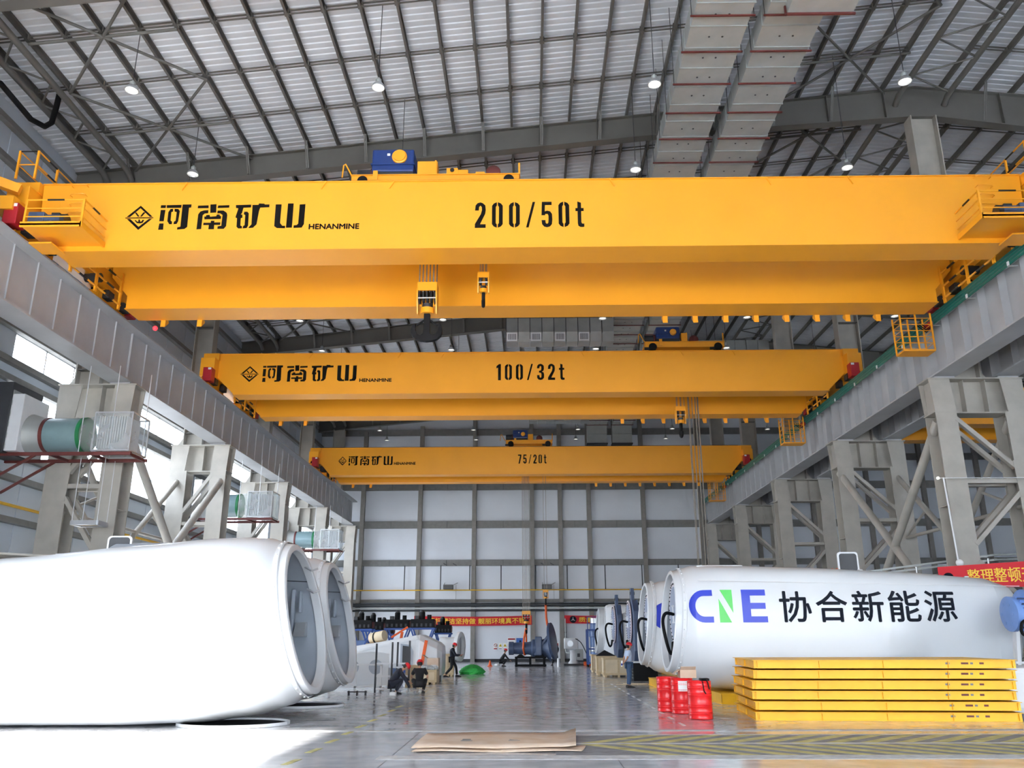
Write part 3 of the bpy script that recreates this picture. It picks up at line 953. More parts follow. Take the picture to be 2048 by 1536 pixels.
def overhead_crane(nm, lab, Y0, w_, Y1, z0, z1, xt, xm, zm, xb, logo, hm, num, numtxt, lowtail):
    t = thing('overhead_crane', lab, 'crane', (0, Y0, z0))
    t2 = Y1 + w_
    prof = lambda: [(-xt, z1), (-xm, zm), (-xb, z0 + lowtail), (-xb, z0), (xb, z0), (xb, z0 + lowtail), (xm, zm), (xt, z1)]
    g = MB().prism(prof(), 'y', Y0, Y0 + w_).build('front_girder', YEL, t)
    g2 = MB().prism(prof(), 'y', Y1, t2).build('rear_girder', YEL, t)
    for gg, y in ((g, Y0), (g2, Y1)):
        MB().box(-xb - .02, xb + .02, y - .05, y + w_ + .05, z0 - .03, z0).build('bottom_flange', YEL, gg)
        MB().box(-xt, xt, y - .05, y + w_ + .05, z1, z1 + .03).build('top_flange', YEL, gg)
        MB().box(-xt + .4, xt - .4, y + w_ * .5 - .05, y + w_ * .5 + .05, z1 + .03, z1 + .15).build('trolley_rail', DARK, gg)
    # lettering on the front girder
    to = lambda u, v, d: (u, Y0 - d, v)
    lx0, lx1, lz0, lz1 = logo
    for k, ps in GLYPH.items():
        mark([[(lx0 + a * (lx1 - lx0), lz0 + b * (lz1 - lz0)) for a, b in p] for p in ps], to, 'emblem' if k == 'logo' else 'lettering', CREAM, g)
    text('HENANMINE', hm[0], hm[1], hm[2], hm[3], to, 'lettering', CREAM, g, bold=.06)
    text('KUANGYUAN', lx0 + .06 * (lx1 - lx0), lx0 + .135 * (lx1 - lx0), lz0 + .46 * (lz1 - lz0), lz0 + .51 * (lz1 - lz0), to, 'lettering', CREAM, g, thick=.009)
    digits(numtxt, num[0], num[1], num[2], num[3], Y0, g)
    # end carriages with bogies
    for sg in (-1, 1):
        X = lambda v: sg * v
        e = MB().box(X(15.72), X(16.42), Y0 - .6, t2 + .6, 14.45, z1 - .35).build('end_carriage', YEL, t, bevel=.02)
        MB().box(X(15.68), X(16.46), Y0 - .2, Y0 + w_ * .9, z1 - .35, z1).build('end_box', YEL, t)
        MB().box(X(15.68), X(16.46), Y1, t2, z1 - .35, z1).build('end_box', YEL, t)
        L = t2 - Y0
        for c in (Y0 + w_ * .5 - .2, t2 - w_ * .5 + .2):
            b_ = MB().prism([(c - 1.05, 14.0), (c + 1.05, 14.0), (c + 1.05, 14.3), (c + .5, 14.55), (c - .5, 14.55), (c - 1.05, 14.3)], 'x', X(15.85), X(16.35)).build('bogie', YEL, t)
            for dy in (-.62, .62):
                MB().lathe([(.36, X(15.98)), (.32, X(16.0)), (.32, X(16.2)), (.36, X(16.22))], 20, (0, c + dy, 14.28), 'x').build('wheel', RUBB, b_, smooth=True)
                MB().cyl((X(15.72), c + dy, 14.3), (X(15.99), c + dy, 14.3), .15, 12).build('axle_cap', DARK, b_, smooth=True)
                MB().box(X(15.6), X(15.84), c + dy - .2, c + dy + .2, 14.05, 14.35).build('axle_box', DARK, b_)
        mo = MB().cyl((X(15.35), Y1 - 1.2, 14.35), (X(15.9), Y1 - 1.2, 14.35), .17, 12).build('drive_motor', DARK, t, smooth=True)
        for yy, dr in ((Y0 - .62, -1), (t2 + .62, 1)):
            bu = MB().box(X(15.62), X(16.05), yy, yy + dr * .5, 14.05, 14.75).build('buffer', RED, t, bevel=.03)
        MB().box(X(15.65), X(15.8), Y0 - 1.13, Y0 - 1.1, 14.62, 14.72).build('buffer_plate', NOTE, t)
        # guard rail between the girders
        xg = 15.15
        for z in (13.75, 14.2, 14.7):
            rail_striped((X(xg), Y0 + w_ + .1, z), (X(xg), Y1 - .02, z), .035, t)
        for yy in (Y0 + w_ + .2, (Y0 + w_ + Y1) / 2, Y1 - .12):
            MB().box(X(xg) - .03, X(xg) + .03, yy - .06, yy + .06, 13.55, 15.0).build('guard_post', YEL, t)
    # diagonal stiffener clips on the top edge
    for x in (-11, -6.5, -4.3, 2.6, 7.6, 10.2):
        for gg, y in ((g, Y0),):
            MB().bar((x, y - .06, z1 + .02), (x + (.16 if x > 0 else -.16), y - .02, z1 - .24), .025, .04).build('edge_clip', YEL, gg)
    # brackets under the far edge of the rear girder
    for x in [5.16 + 1.15 * i for i in range(8)] + [-14, -12.6]:
        MB().prism([(t2 + .02, z0 + .02), (t2 + .3, z0 + .02), (t2 + .3, z0 - .06), (t2 + .02, z0 - .3)], 'x', x - .09, x + .09).build('walkway_bracket', YEL, g2)
    # inspection cage for the conductor rail at the right end
    cg = MB().box(14.1, 15.3, t2 + .25, t2 + .95, z0 - 1.42, z0 - 1.36).build('inspection_cage', YEL, t)
    for x in (14.12, 14.7, 15.28):
        for yy in (t2 + .27, t2 + .93):
            MB().box(x - .025, x + .025, yy - .025, yy + .025, z0 - 1.36, z0 + .1).build('cage_post', YEL, cg)
    for k in range(5):
        z = z0 - 1.1 + k * .25
        for yy in (t2 + .27, t2 + .93): MB().cyl((14.1, yy, z), (15.3, yy, z), .014, 6).build('cage_bar', YEL, cg)
        for x in (14.12, 15.28): MB().cyl((x, t2 + .27, z), (x, t2 + .93, z), .014, 6).build('cage_bar', YEL, cg)
    for i in range(3):
        MB().tube([(14.9 + .12 * i, t2 + .7, z0 - .2), (15.3, t2 + .75, z0 - .5 + .1 * i), (15.5, t2 + .7, z0 - .25)], .02, 6).build('collector_cable', RUBB, cg, smooth=True)
        MB().box(15.3, 15.46, t2 + .5 + .2 * i, t2 + .62 + .2 * i, z0 - .35, z0 - .15).build('collector_shoe', RED, cg)
    return t, g, g2


c1, g1, _ = overhead_crane('big', 'nearest yellow double-girder overhead crane lettered 200/50t', 23.8, 1.1, 28.58, 13.64, 15.99, 15.67, 15.6, 14.9, 14.94,
                           (-12.84, -7.1, 14.34, 15.26), (-6.96, -5.37, 14.33, 14.51), (-1.70, 1.76, 14.32, 15.22), '200/50t', .5)
c2, g2_, _ = overhead_crane('mid', 'middle yellow double-girder overhead crane lettered 100/32t', 40.0, .89, 44.4, 13.66, 15.77, 16.1, 16.05, 14.85, 14.85,
                            (-14.56, -8.69, 14.28, 15.18), (-8.55, -6.94, 14.27, 14.44), (-1.67, 1.75, 14.3, 15.15), '100/32t', 0.02)
c3, g3_, _ = overhead_crane('far', 'farthest yellow double-girder overhead crane lettered 75/20t', 61.3, .8, 64.4, 13.62, 15.64, 16.0, 15.95, 14.8, 14.95,
                            (-14.34, -10.26, 14.31, 15.04), (-10.17, -8.57, 14.36, 14.55), (-.91, 1.21, 14.39, 15.08), '75/20t', 0.02)

# service platforms of the nearest crane
for sg in (-1, 1):
    X = lambda v: sg * v
    p = MB().box(X(13.4), X(15.25), 22.35, 23.78, 13.80, 13.86).build('service_platform', YEL, c1)
    MB().box(X(13.4), X(15.25), 22.35, 22.39, 13.74, 13.92).build('kick_plate', YEL, p)
    MB().box(X(13.38), X(13.44), 22.35, 23.78, 13.74, 13.92).build('kick_plate', YEL, p)
    MB().box(X(14.6), X(15.3), 23.0, 23.78, 13.52, 13.57).build('lower_plate', YEL, p)
    for x in (13.42, 15.15): MB().box(X(x) - .03, X(x) + .03, 22.36, 22.42, 13.8, 14.68).build('guard_post', YEL, p)
    for z in (14.1, 14.38):
        MB().cyl((X(13.42), 22.39, z), (X(15.15), 22.39, z), .018, 8).build('guard_rail', YEL, p)
        MB().cyl((X(13.42), 22.39, z), (X(13.42), 23.78, z), .018, 8).build('guard_rail', YEL, p)
    rail_striped((X(13.42), 22.39, 14.66), (X(15.15), 22.39, 14.66), .025, p)
    rail_striped((X(13.42), 22.39, 14.66), (X(13.42), 23.78, 14.66), .025, p)
    m = MB().cyl((X(14.35), 23.0, 14.28), (X(14.85), 23.0, 14.28), .19, 14).build('travel_motor', NAVD, c1, smooth=True)
    MB().cyl((X(14.22), 23.0, 14.28), (X(14.36), 23.0, 14.28), .21, 14).build('fan_cowl', DARK, m, smooth=True)
    MB().box(X(14.85), X(15.35), 22.8, 23.2, 13.9, 14.5).build('gearbox', NAVD, m, bevel=.04)
    MB().box(X(14.45), X(14.7), 22.92, 23.08, 14.42, 14.52).build('terminal_box', DARK, m)
    for k in range(6):
        z = 14.25 + .33 * k
        MB().tube([(X(14.2), 23.8, z), (X(14.22), 23.66, z + .02), (X(14.3), 23.62, z + .02), (X(14.62), 23.62, z - .01), (X(14.68), 23.66, z - .02), (X(14.68), 23.8, z - .02)], .014, 6).build('ladder_rung', YEL, g1, smooth=True)
    # rails on top of the end box
    for yy in (23.3, 24.4, 26.4, 28.4): MB().box(X(15.7) - .03, X(15.7) + .03, yy - .03, yy + .03, 15.95, 16.95).build('guard_post', YEL, c1)
    for yy in (23.3, 28.4): MB().box(X(16.3) - .03, X(16.3) + .03, yy - .03, yy + .03, 15.95, 16.95).build('guard_post', YEL, c1)
    for z in (16.45, 16.93):
        rail_striped((X(15.7), 23.3, z), (X(15.7), 28.4, z), .025, c1)
        MB().cyl((X(15.7), 23.3, z), (X(16.3), 23.3, z), .022, 8).build('guard_rail', BLACK if z > 16.8 else YEL, c1)
        MB().cyl((X(16.3), 23.3, z), (X(16.3), 28.4, z), .022, 8).build('guard_rail', YEL, c1)
    MB().bar((X(15.8), 22.9, 15.3), (X(16.55), 22.6, 15.5), .25, .3).build('rail_sweep_arm', YEL, c1)
    MB().box(X(15.75), X(16.4), 22.6, 23.25, 14.5, 14.95).build('buffer_beam', YEL, c1)
MB().box(-14.05, -13.65, 22.9, 23.2, 13.88, 14.02).build('tool_tray', NOTE, c1)
for x, y, z, m in ((16.1, 39.9, 14.95, LAMPS), (15.9, 61.2, 14.75, LAMPS), (-14.3, 29.75, 13.3, LAMPR)):
    MB().sphere((x, y, z), .09, 10, 6).build('signal_lamp', m, c2 if y < 60 and y > 35 else (c3 if y > 60 else c1), smooth=True)

# ------------------------------------------------------------------ trolleys
def trolley(lab, x0, x1, y0, y1, zr_, zf, blue, disc, post, extra, mx):
    t = thing('crane_trolley', lab, 'trolley', ((x0 + x1) / 2, y0, zr_))
    for y in (y0, y1 - .35):
        f = MB().box(x0, x1, y, y + .35, zr_ + .18, zf).build('side_frame', YEL, t, bevel=.015)
        MB().box(x0 - .02, x1 + .02, y - .03, y + .38, zf, zf + .03).build('frame_cap', YEL, f)
        for x in (x0 + .38, x1 - .34):
            rw = min(.22, (zf - zr_) * .4)
            MB().lathe([(rw + .03, y - .06), (rw, y - .03), (rw, y + .2), (rw + .03, y + .22)], 18, (x, 0, zr_ + rw), 'y').build('wheel', RUBB, f, smooth=True)
            MB().box(x - .42, x + .1, y - .04, y + .02, zr_ + .03, zr_ + rw * .9).build('wheel_guard', BLACK, f)
    MB().box(x0, x1, y0 + .3, y1 - .3, zf - .12, zf).build('deck', YEL, t)
    b0, b1, bz0, bz1 = blue
    gb = MB().box(b0, b1, y0 + .15, y0 + 1.3, bz0 + .12, bz1).build('hoist_gearbox', NAV, t, bevel=.06)
    MB().box(b0 + .02, b1 - .02, y0 + .18, y0 + 1.28, bz0 - .12, bz0 + .16).build('gearbox_base', DARK, gb)
    for x in (b0 + .1, b1 - .1): MB().box(x - .06, x + .06, y0 + .5, y0 + .62, bz1, bz1 + .07).build('lifting_lug', NAV, gb)
    MB().box(b0 - .03, b1 + .03, y0 + .1, y0 + 1.3, bz0 + .36, bz0 + .4).build('joint_flange', NAV, gb)
    dc = MB().lathe([(disc[2], y0 + .16), (disc[2], y0 + .08), (disc[2] * .82, y0 + .06), (disc[2] * .8, y0 + .02)], 24, (disc[0], 0, disc[1]), 'y').build('bearing_cover', YEL, gb, smooth=True)
    MB().box(b0 + (b1 - b0) * .36, b0 + (b1 - b0) * .43, y0 + .13, y0 + .16, bz1 - .25, bz1 - .17).build('name_plate', NOTE, gb)
    mt = MB().cyl((b0 - .55, y0 + .7, bz0 + .25), (b0 - .08, y0 + .7, bz0 + .25), .24, 14).build('hoist_motor', DARK, t, smooth=True)
    MB().lathe([(.2, b0 - .1), (.28, b0 - .09), (.28, b0 - .02), (.2, b0)], 16, (0, y0 + .7, bz0 + .25), 'x').build('brake_disc', RUST, mt, smooth=True)
    MB().tube([(b0 - .95, y0 + .1, zf), (b0 - .92, y0 + .1, zf + .45), (b0 - .86, y0 + .1, zf + .5), (b0 - .6, y0 + .1, zf)], .025, 6).build('guard_hoop', YEL, t)
    pb = MB().box(post[0], post[1], y0 + .05, y0 + .5, zf, post[2]).build('rope_anchor_box', YEL, t, bevel=.015)
    MB().box(post[1] - .08, post[1] - .03, y0 + .0, y0 + .05, zf, post[2]).build('stiffener', YEL, pb)
    dr = MB().cyl((b1 - .2, y0 + 1.4, bz0 + .2), (b1 - .2, y1 - .4, bz0 + .2), .42, 20).build('rope_drum', DARK, t, smooth=True)
    MB().box(b0 + .1, b0 + .25, y0 - .06, y0, zf - .2, zf + .15).build('oil_bracket', YEL, t)
    for (a, c, zt_, hole) in extra:
        p = MB().box(a, c, y0 + .02, y0 + .3, zf - .1, zt_).build('end_plate', YEL, t, bevel=.01)
        if hole: MB().cyl(((a + c) / 2, y0 - .005, (zf + zt_) / 2 + .05), ((a + c) / 2, y0 + .05, (zf + zt_) / 2 + .05), .07, 12).build('pin_hole', BLACK, p)
    am = MB().cyl((mx, y0 + .05, zf + .17), (mx, y0 + .7, zf + .17), .17, 14).build('auxiliary_motor', DARK, t, smooth=True)
    MB().lathe([(.13, y0 + .02), (.24, y0 + .1), (.24, y0 + .18), (.13, y0 + .2)], 18, (mx, 0, zf + .16), 'y').build('brake_disc', RUST, am, smooth=True)
    MB().box(mx - .2, mx + .2, y0, y0 + .6, zf, zf + .05).build('motor_base', YEL, am)
    MB().box(x1 - .03, x1 + .03, y0 + .2, y0 + .26, zf, zf + .55).build('end_stop_post', YEL, t)
    return t


trolley('yellow trolley with blue gearbox on the nearest overhead crane', -5.82, -.3, 24.25, 29.4, 16.15, 16.5, (-5.2, -3.8, 16.62, 17.58), (-4.28, 17.27, .25), (-3.66, -3.0, 17.05),
        [(-2.69, -2.32, 16.77, True), (-2.32, -1.98, 16.7, False), (-1.73, -1.43, 16.62, False)], -1.15)
trolley('yellow trolley with blue gearbox on the middle overhead crane', 5.9, 9.94, 40.3, 45.0, 15.92, 16.37, (6.52, 7.72, 16.5, 17.26), (7.38, 16.95, .17), (7.78, 8.09, 16.88), [], 8.42)
trolley('small yellow trolley with blue gearbox on the farthest overhead crane', -1.84, 1.68, 61.6, 65.0, 15.79, 16.24, (-1.3, -.17, 16.34, 17.08), (-.53, 16.75, .16), (-.16, .23, 16.73), [], .7)


# ------------------------------------------------------------------ hook blocks
def hook_block(lab, x, y, ztop, zbot, w_, ropes, ztrope, double, hook_h, group=None, tilt=0, hookmat=RUBB):
    t = thing('hook_block', lab, 'hook', (x, y, zbot), group)
    h = ztop - zbot
    d = w_ * .75
    for sg in (-1, 1):
        xs = x + sg * w_ / 2
        MB().prism([(y - d * .5, ztop), (y + d * .5, ztop), (y + d * .62, ztop - h * .35), (y + d * .55, ztop - h * .6), (y + d * .2, zbot), (y - d * .2, zbot), (y - d * .55, ztop - h * .6), (y - d * .62, ztop - h * .35)], 'x', xs - .02 - .01 * sg, xs + .02 - .01 * sg).build('cheek_plate', YEL, t)
    for sy in (-1, 1): MB().box(x - w_ / 2, x + w_ / 2, y + sy * d * .52 - .015, y + sy * d * .52 + .015, ztop - h * .28, ztop).build('cover_plate', YEL, t)
    k = max(2, len(ropes) // 2)
    for i in range(k):
        xx = x - w_ / 2 + w_ * (i + .5) / k
        r = d * .5
        MB().lathe([(r, xx - .035), (r * .9, xx - .01), (r * .9, xx + .01), (r, xx + .035)], 18, (0, y, ztop - h * .42), 'x').build('sheave', DARK, t, smooth=True)
    MB().cyl((x - w_ / 2, y - d * .5, ztop - h * .52), (x + w_ / 2, y - d * .5, ztop - h * .52), .018, 8).build('tie_rod', ALU, t)
    MB().cyl((x, y, zbot + h * .02), (x, y, zbot + h * .2), w_ * .36, 20).build('trunnion', YEL, t, smooth=True)
    MB().cyl((x, y, zbot + h * .2), (x, y, zbot + h * .34), w_ * .28, 20).build('bearing', DARK, t, smooth=True)
    rp = []
    for i, dx in enumerate(ropes):
        MB().cyl((x + dx, y + (d * .4 if i % 2 else -d * .4), ztop - h * .3), (x + dx * 1.0, y + (d * .5 if i % 2 else -d * .5), ztrope), .022 if w_ > .5 else .016, 6).build('rope', ROPE, t, smooth=True)
    k_ = hook_h / 465.0
    if double:
        right = [(48, 465), (48, 190), (54, 130), (95, 100), (140, 118), (172, 175), (182, 240), (172, 292), (205, 297), (228, 260), (245, 205), (245, 150), (225, 88), (170, 35), (90, 8)]
        poly = right + [(0, 0)] + [(-a, b_) for a, b_ in reversed(right)]
        poly = [(x + a * k_, zbot + h * .03 - hook_h + b_ * k_) for a, b_ in poly]
        hk = MB().prism(poly, 'y', y - .09, y + .09).build('double_hook', hookmat, t, bevel=.02)
        for sg in (-1, 1): MB().bar((x + sg * 30 * k_, y, zbot + h * .03 - hook_h + 370 * k_), (x + sg * 165 * k_, y, zbot + h * .03 - hook_h + 275 * k_), .06, .05).build('safety_latch', hookmat, hk)
    else:
        zc = zbot + h * .03 - hook_h * .68
        r = hook_h * .27
        pts = [(x, y, zbot + h * .1), (x, y, zc + r * 1.15)]
        for i in range(11):
            a = math.radians(80 - i * 27)
            pts.append((x, y - r * math.cos(a) * .9 * -1 - 0, zc + r * math.sin(a)))
        b_ = MB().tube(pts, r * .42, 8)
        b_.build('hook', hookmat, t, smooth=True)
    return t


hook_block('large yellow hook block with black double hook under the nearest crane', -3.46, 26.4, 13.52, 12.42, .66, [-.27, -.21, -.15, -.09, -.03, .03, .09, .15, .21, .27], 16.45, True, 1.0)
hook_block('small yellow hook block with black single hook under the nearest crane', -1.56, 26.4, 13.93, 13.2, .38, [-.11, -.06, 0, .06, .11], 16.45, False, .52)
hook_block('yellow hook block with black hook under the middle crane', 7.9, 42.6, 13.55, 12.65, .5, [-.2, -.1, 0, .1, .2], 16.3, False, .75)
hook_block('yellow hook block carrying orange slings on the shaft assembly', -.37, 63.3, 3.85, 2.95, .6, [-.25, -.15, -.05, .05, .15, .25], 16.2, False, .7)
hook_block('small yellow hook block holding the long orange sling', 1.06, 63.3, 5.34, 4.72, .38, [-.1, .1], 16.2, False, .5)
# second hoist of the middle crane, lowered behind the white housings
hook_block('small yellow hook block lowered behind the lettered white housing', 8.62, 42.6, 3.6, 2.9, .6, [-.33, -.2, -.12, -.03, .06, .13, .2, .25], 16.3, False, .5)

# crane of the neighbouring bay
t = thing('overhead_crane', 'yellow overhead crane in the dark neighbouring bay, seen behind right columns', 'crane', (34, 47, 13.66))
for y in (47.0, 51.0):
    g = MB().prism([(19.2, 15.8), (19.2, 14.6), (20.0, 13.66), (47.6, 13.66), (48.4, 14.6), (48.4, 15.8)], 'y', y, y + .9).build('girder', YEL, t)
    MB().box(19.9, 47.7, y - .05, y + .95, 13.62, 13.66).build('bottom_flange', YEL, g)
e = MB().box(18.25, 18.85, 46.4, 52.6, 14.4, 15.3).build('end_carriage', YEL, t, bevel=.02)
for y in (46.9, 52.0): MB().lathe([(.3, 18.45), (.3, 18.65)], 18, (0, y, 14.26), 'x').build('wheel', RUBB, e, smooth=True)
for z in (16.3, 16.75): MB().cyl((18.6, 46.4, z), (18.6, 52.6, z), .03, 8).build('guard_rail', YEL, t)
for y in (46.5, 48.5, 50.5, 52.5): MB().box(18.57, 18.63, y - .03, y + .03, 15.3, 16.78).build('guard_post', YEL, t)
# ================================================================== DUCTS, LAMPS, FANS
def main_duct(x0, x1, lab):
    t = thing('air_duct', lab, 'duct', (x0, 14, 20.5))
    z0, z1 = 20.5, 21.2
    y = 14.0
    k = 0
    sec = None
    while y < 75.0:
        b_ = y + 1.02
        o = None
        if sec is None:
            sec = MB().box(x0, x1, y + .012, b_ - .012, z0, z1).build('duct_section', GALV, t)
            lip = MB().box(x0 - .03, x1 + .03, y - .02, y + .02, z0 - .03, z1 + .03).build('section_flange', GALVS, sec)
            for xx in (.38, .62): MB().cyl((x0 + (x1 - x0) * xx, y + .5, z0 - .012), (x0 + (x1 - x0) * xx, y + .5, z0), .035, 8).build('rivet', DARK, sec)
        else:
            c = inst(sec, (0, y - 14.0, 0), t)
            for ch in sec.children: inst(ch, ch.location, c)
        y = b_
        k += 1
    y = 14.9
    while y < 75:
        MB().box(x0 - .12, x1 + .12, y - .025, y + .025, z0 - .1, z0 - .05).build('hanger_bar', RUST, t)
        for xx in (x0 - .08, x1 + .08): MB().cyl((xx, y, z0 - .08), (xx, y, zt(xx)), .012, 6).build('hanger_rod', DARK, t)
        y += 1.68
    # drop at the back wall
    for i in range(2):
        MB().box(x0, x1, 74.1, 75.0, 18.85 + i * .85, 19.68 + i * .83).build('drop_section', GALV, t)
    MB().box(x0 - .06, x1 + .06, 74.02, 75.08, 18.78, 18.85).build('drop_frame', DARK, t)
    return t
main_duct(5.2, 6.98, 'long rectangular galvanised air duct under the roof, left of the pair')
main_duct(7.47, 9.25, 'long rectangular galvanised air duct under the roof, right of the pair')
t = thing('duct_branch', 'pale galvanised branch box wrapped around the top end of right duct', 'duct', (8.9, 20.3, 20.1))
MB().box(7.9, 9.9, 19.6, 21.25, 20.05, 20.45).build('branch_box', GALV, t, bevel=.03)
for y in (19.9, 21.1):
    MB().box(7.85, 9.95, y - .03, y + .03, 19.97, 20.04).build('hanger_bar', RUST, t)
    MB().box(7.82, 7.87, y - .03, y + .03, 19.97, 20.3).build('hanger_bar', RUST, t)


def vent_duct(x0, x1, y, za, zm, zc, n_, lab):
    t = thing('air_duct', lab, 'duct', (x0, y, za))
    d = 1.1
    prof = [(y, za), (y, zm), (y + .18, zc), (y + d, zc), (y + d, za)]
    L = x1 - x0
    for i in range(n_ * 2 + 1):
        a = x0 + L * i / (n_ * 2 + 1)
        b_ = x0 + L * (i + 1) / (n_ * 2 + 1)
        s_ = MB().prism(prof, 'x', a + .015, b_ - .015).build('duct_section', GALV if i % 2 else GALVS, t)
        MB().box(a - .02, a + .02, y - .03, y + d + .03, zm - .05, za + .03).build('section_flange', DARK, s_)
        if i % 2 == 0 and i < n_ * 2:
            v = MB()
            hh = zm - zc
            fr = MB().prism([(y - .02, zm - .06), (y + .14, zc + .06), (y + .16, zc + .06), (y + .0, zm - .06)], 'x', a + .06, b_ - .06).build('diffuser', ALU, t)
            kk = 9
            for j in range(kk):
                xx = a + .14 + (b_ - a - .28) * j / (kk - 1)
                MB().bar((xx, y - .01, zm - .12), (xx, y + .11, zc + .12), .03, .05, (0, 1, 0)).build('louvre', DARK, fr)
    for xx in (x0 + .5, (x0 + x1) / 2, x1 - .5):
        MB().cyl((xx, y + .5, za), (xx, y + .5, zt(xx)), .015, 6).build('hanger_rod', DARK, t)
    return t
vent_duct(-1.41, 5.12, 47.5, 20.56, 19.68, 19.1, 4, 'cross duct with grille outlets seen between first and second crane')
vent_duct(-.1, 5.12, 69.8, 21.0, 20.3, 19.85, 3, 'cross duct with grille outlets high up near the back wall')
t = thing('air_duct', 'plain cross duct high up between the ridge columns', 'duct', (9.3, 54, 20.65))
for i in range(9): MB().box(9.35 + i * .78, 9.35 + i * .78 + .75, 54, 55, 20.66, 21.4).build('duct_section', GALVS, t)
for i in (0, 4, 8): MB().cyl((9.7 + i * .78, 54.5, 21.4), (9.7 + i * .78, 54.5, zt(9.7 + i * .78)), .015, 6).build('hanger_rod', DARK, t)


# pendant high-bay lamps
LX = [-13.3, -5.0, 4.23, 12.53]
xname = ['leftmost file', 'second file from left', 'third file from left', 'file beside the ridge']
LY = [23.8, 29.1, 45.1, 50.4, 55.7, 61.0, 66.4, 71.8, 75.6]
yname = ['nearest row', 'second row, just above the nearest crane', 'row just under the nearest crane', 'fourth row', 'fifth row', 'sixth row', 'seventh row', 'eighth row', 'row at the back wall']
def lamp(x, y, lab, z=19.6):
    t = thing('pendant_lamp', lab, 'lamp', (x, y, z), 'pendant lamps under the roof')
    MB().lathe([(.215, -.05), (.225, -.04), (.2, .04), (.14, .12), (.09, .15), (.09, .14), (.13, .1), (.185, .035), (.205, -.05)], 24, (x, y, z), cap=False).build('reflector', ALU, t, smooth=True)
    MB().lathe([(.02, .0), (.19, .01), (.19, .018), (.02, .02)], 24, (x, y, z)).build('lens', LAMPW, t, smooth=True)
    MB().lathe([(.09, .14), (.1, .17), (.1, .27), (.05, .3), (.025, .36)], 16, (x, y, z)).build('ballast_housing', GALVS, t, smooth=True)
    MB().cyl((x, y, z + .33), (x, y, zr(x) + .01), .014, 6).build('suspension_rod', DARK, t)
    return t
for i, x in enumerate(LX):
    for j, y in enumerate(LY):
        lamp(x, y, 'white pendant lamp, %s, %s' % (xname[i], yname[j]))
for j, (x, y) in enumerate([(21.0, 45.1), (21.0, 58.5), (21.0, 72.2)]):
    lamp(x, y, 'white bell-shaped pendant lamp in the neighbouring bay, %s of three' % ['nearest', 'middle', 'farthest'][j])

# black bent pipe at the top left
tag(MB().tube([(-18.8, 14, 19.3), (-18.75, 21.8, 19.4), (-17.5, 23.4, 19.6), (-17.5, 25.2, 19.46), (-17.5, 26.0, 19.7), (-17.5, 26.35, 20.1), (-17.5, 26.45, 20.8), (-17.5, 26.5, 21.5)], .1, 10).build('drain_pipe', RUBB, smooth=True), 'black bent rainwater pipe under the roof edge at the left wall', 'pipe')


# wall fans with wrapped filter boxes
def fan_unit(y, lab, x_end=-14.35):
    t = thing('wall_fan', lab, 'fan unit', (XL, y, 8.2))
    zc = 9.1
    d = MB().box(XL, XL + .9, y - .95, y + .95, 8.3, 10.9).build('intake_hood', DARK, t, bevel=.03)
    for k in range(6): MB().box(XL + .9, XL + .94, y - .9, y + .9, 8.42 + k * .4, 8.6 + k * .4).build('hood_louvre', GALVS, d)
    MB().box(XL + .9, XL + 1.35, y - .9, y + .7, 8.35, 10.45).build('damper_box', WHITE, t, bevel=.02)
    MB().lathe([(.78, XL + 1.35), (.64, XL + 1.75), (.64, XL + 1.95)], 28, (0, y, zc), 'x').build('inlet_cone', GALVS, t, smooth=True)
    c = MB().lathe([(.63, XL + 1.9), (.63, XL + 3.35)], 28, (0, y, zc), 'x').build('fan_casing', TEALD, t, smooth=True)
    MB().lathe([(.66, XL + 1.88), (.66, XL + 2.0)], 28, (0, y, zc), 'x').build('flange_band', RUST, c, smooth=True)
    MB().lathe([(.66, XL + 3.22), (.66, XL + 3.36)], 28, (0, y, zc), 'x').build('flange_band', GREENB, c, smooth=True)
    MB().lathe([(.63, XL + 3.35), (.72, XL + 3.75), (.72, XL + 3.9)], 28, (0, y, zc), 'x').build('outlet_cone', WRAP, t, smooth=True)
    x0, x1 = XL + 3.9, x_end
    bx = MB().box(x0, x1, y - .62, y + .68, 8.42, 9.78).build('filter_box', WRAP, t)
    for yy in (y - .64, y + .7):
        for z in (8.4, 9.8): MB().bar((x0, yy, z), (x1, yy, z), .05, .05).build('box_edge', ALU, bx)
        for x in (x0, x1): MB().bar((x, yy, 8.4), (x, yy, 9.8), .05, .05).build('box_edge', ALU, bx)
    for x in (x0, x1):
        for z in (8.4, 9.8): MB().bar((x, y - .64, z), (x, y + .7, z), .05, .05).build('box_edge', ALU, bx)
    for k in range(12): MB().box(x0 + .08 + k * .09, x0 + .1 + k * .09, y - .5, y + .56, 8.5, 9.7).build('filter_fin', WHITE, bx)
    for yy in (y - .62, y + .66):
        MB().bar((XL, yy, 8.28), (x1 + .1, yy, 8.28), .1, .12).build('bracket_beam', RUST, t)
        MB().bar((XL + .05, yy, 7.1), (XL + 1.9, yy, 8.24), .08, .08).build('bracket_strut', RUST, t)
    for x in (x0, x1, XL + 2.4): MB().bar((x, y - .66, 8.28), (x, y + .7, 8.28), .08, .1).build('bracket_cross', RUST, t)
    for x, yy in ((x0 - .5, y - .55), (x0 + .6, y - .55), (x1 - .1, y + .6)):
        MB().cyl((x, yy, 8.3), (x, yy, 11.6), .018, 6).build('hanger_wire', ALU, t)
    return t
fan_unit(29.7, 'grey-green wall fan with wrapped filter box, nearest of three on left wall')
fan_unit(46.7, 'grey-green wall fan with wrapped filter box, middle of three on left wall')
fan_unit(63.5, 'grey-green wall fan with wrapped filter box, farthest of three on left wall')

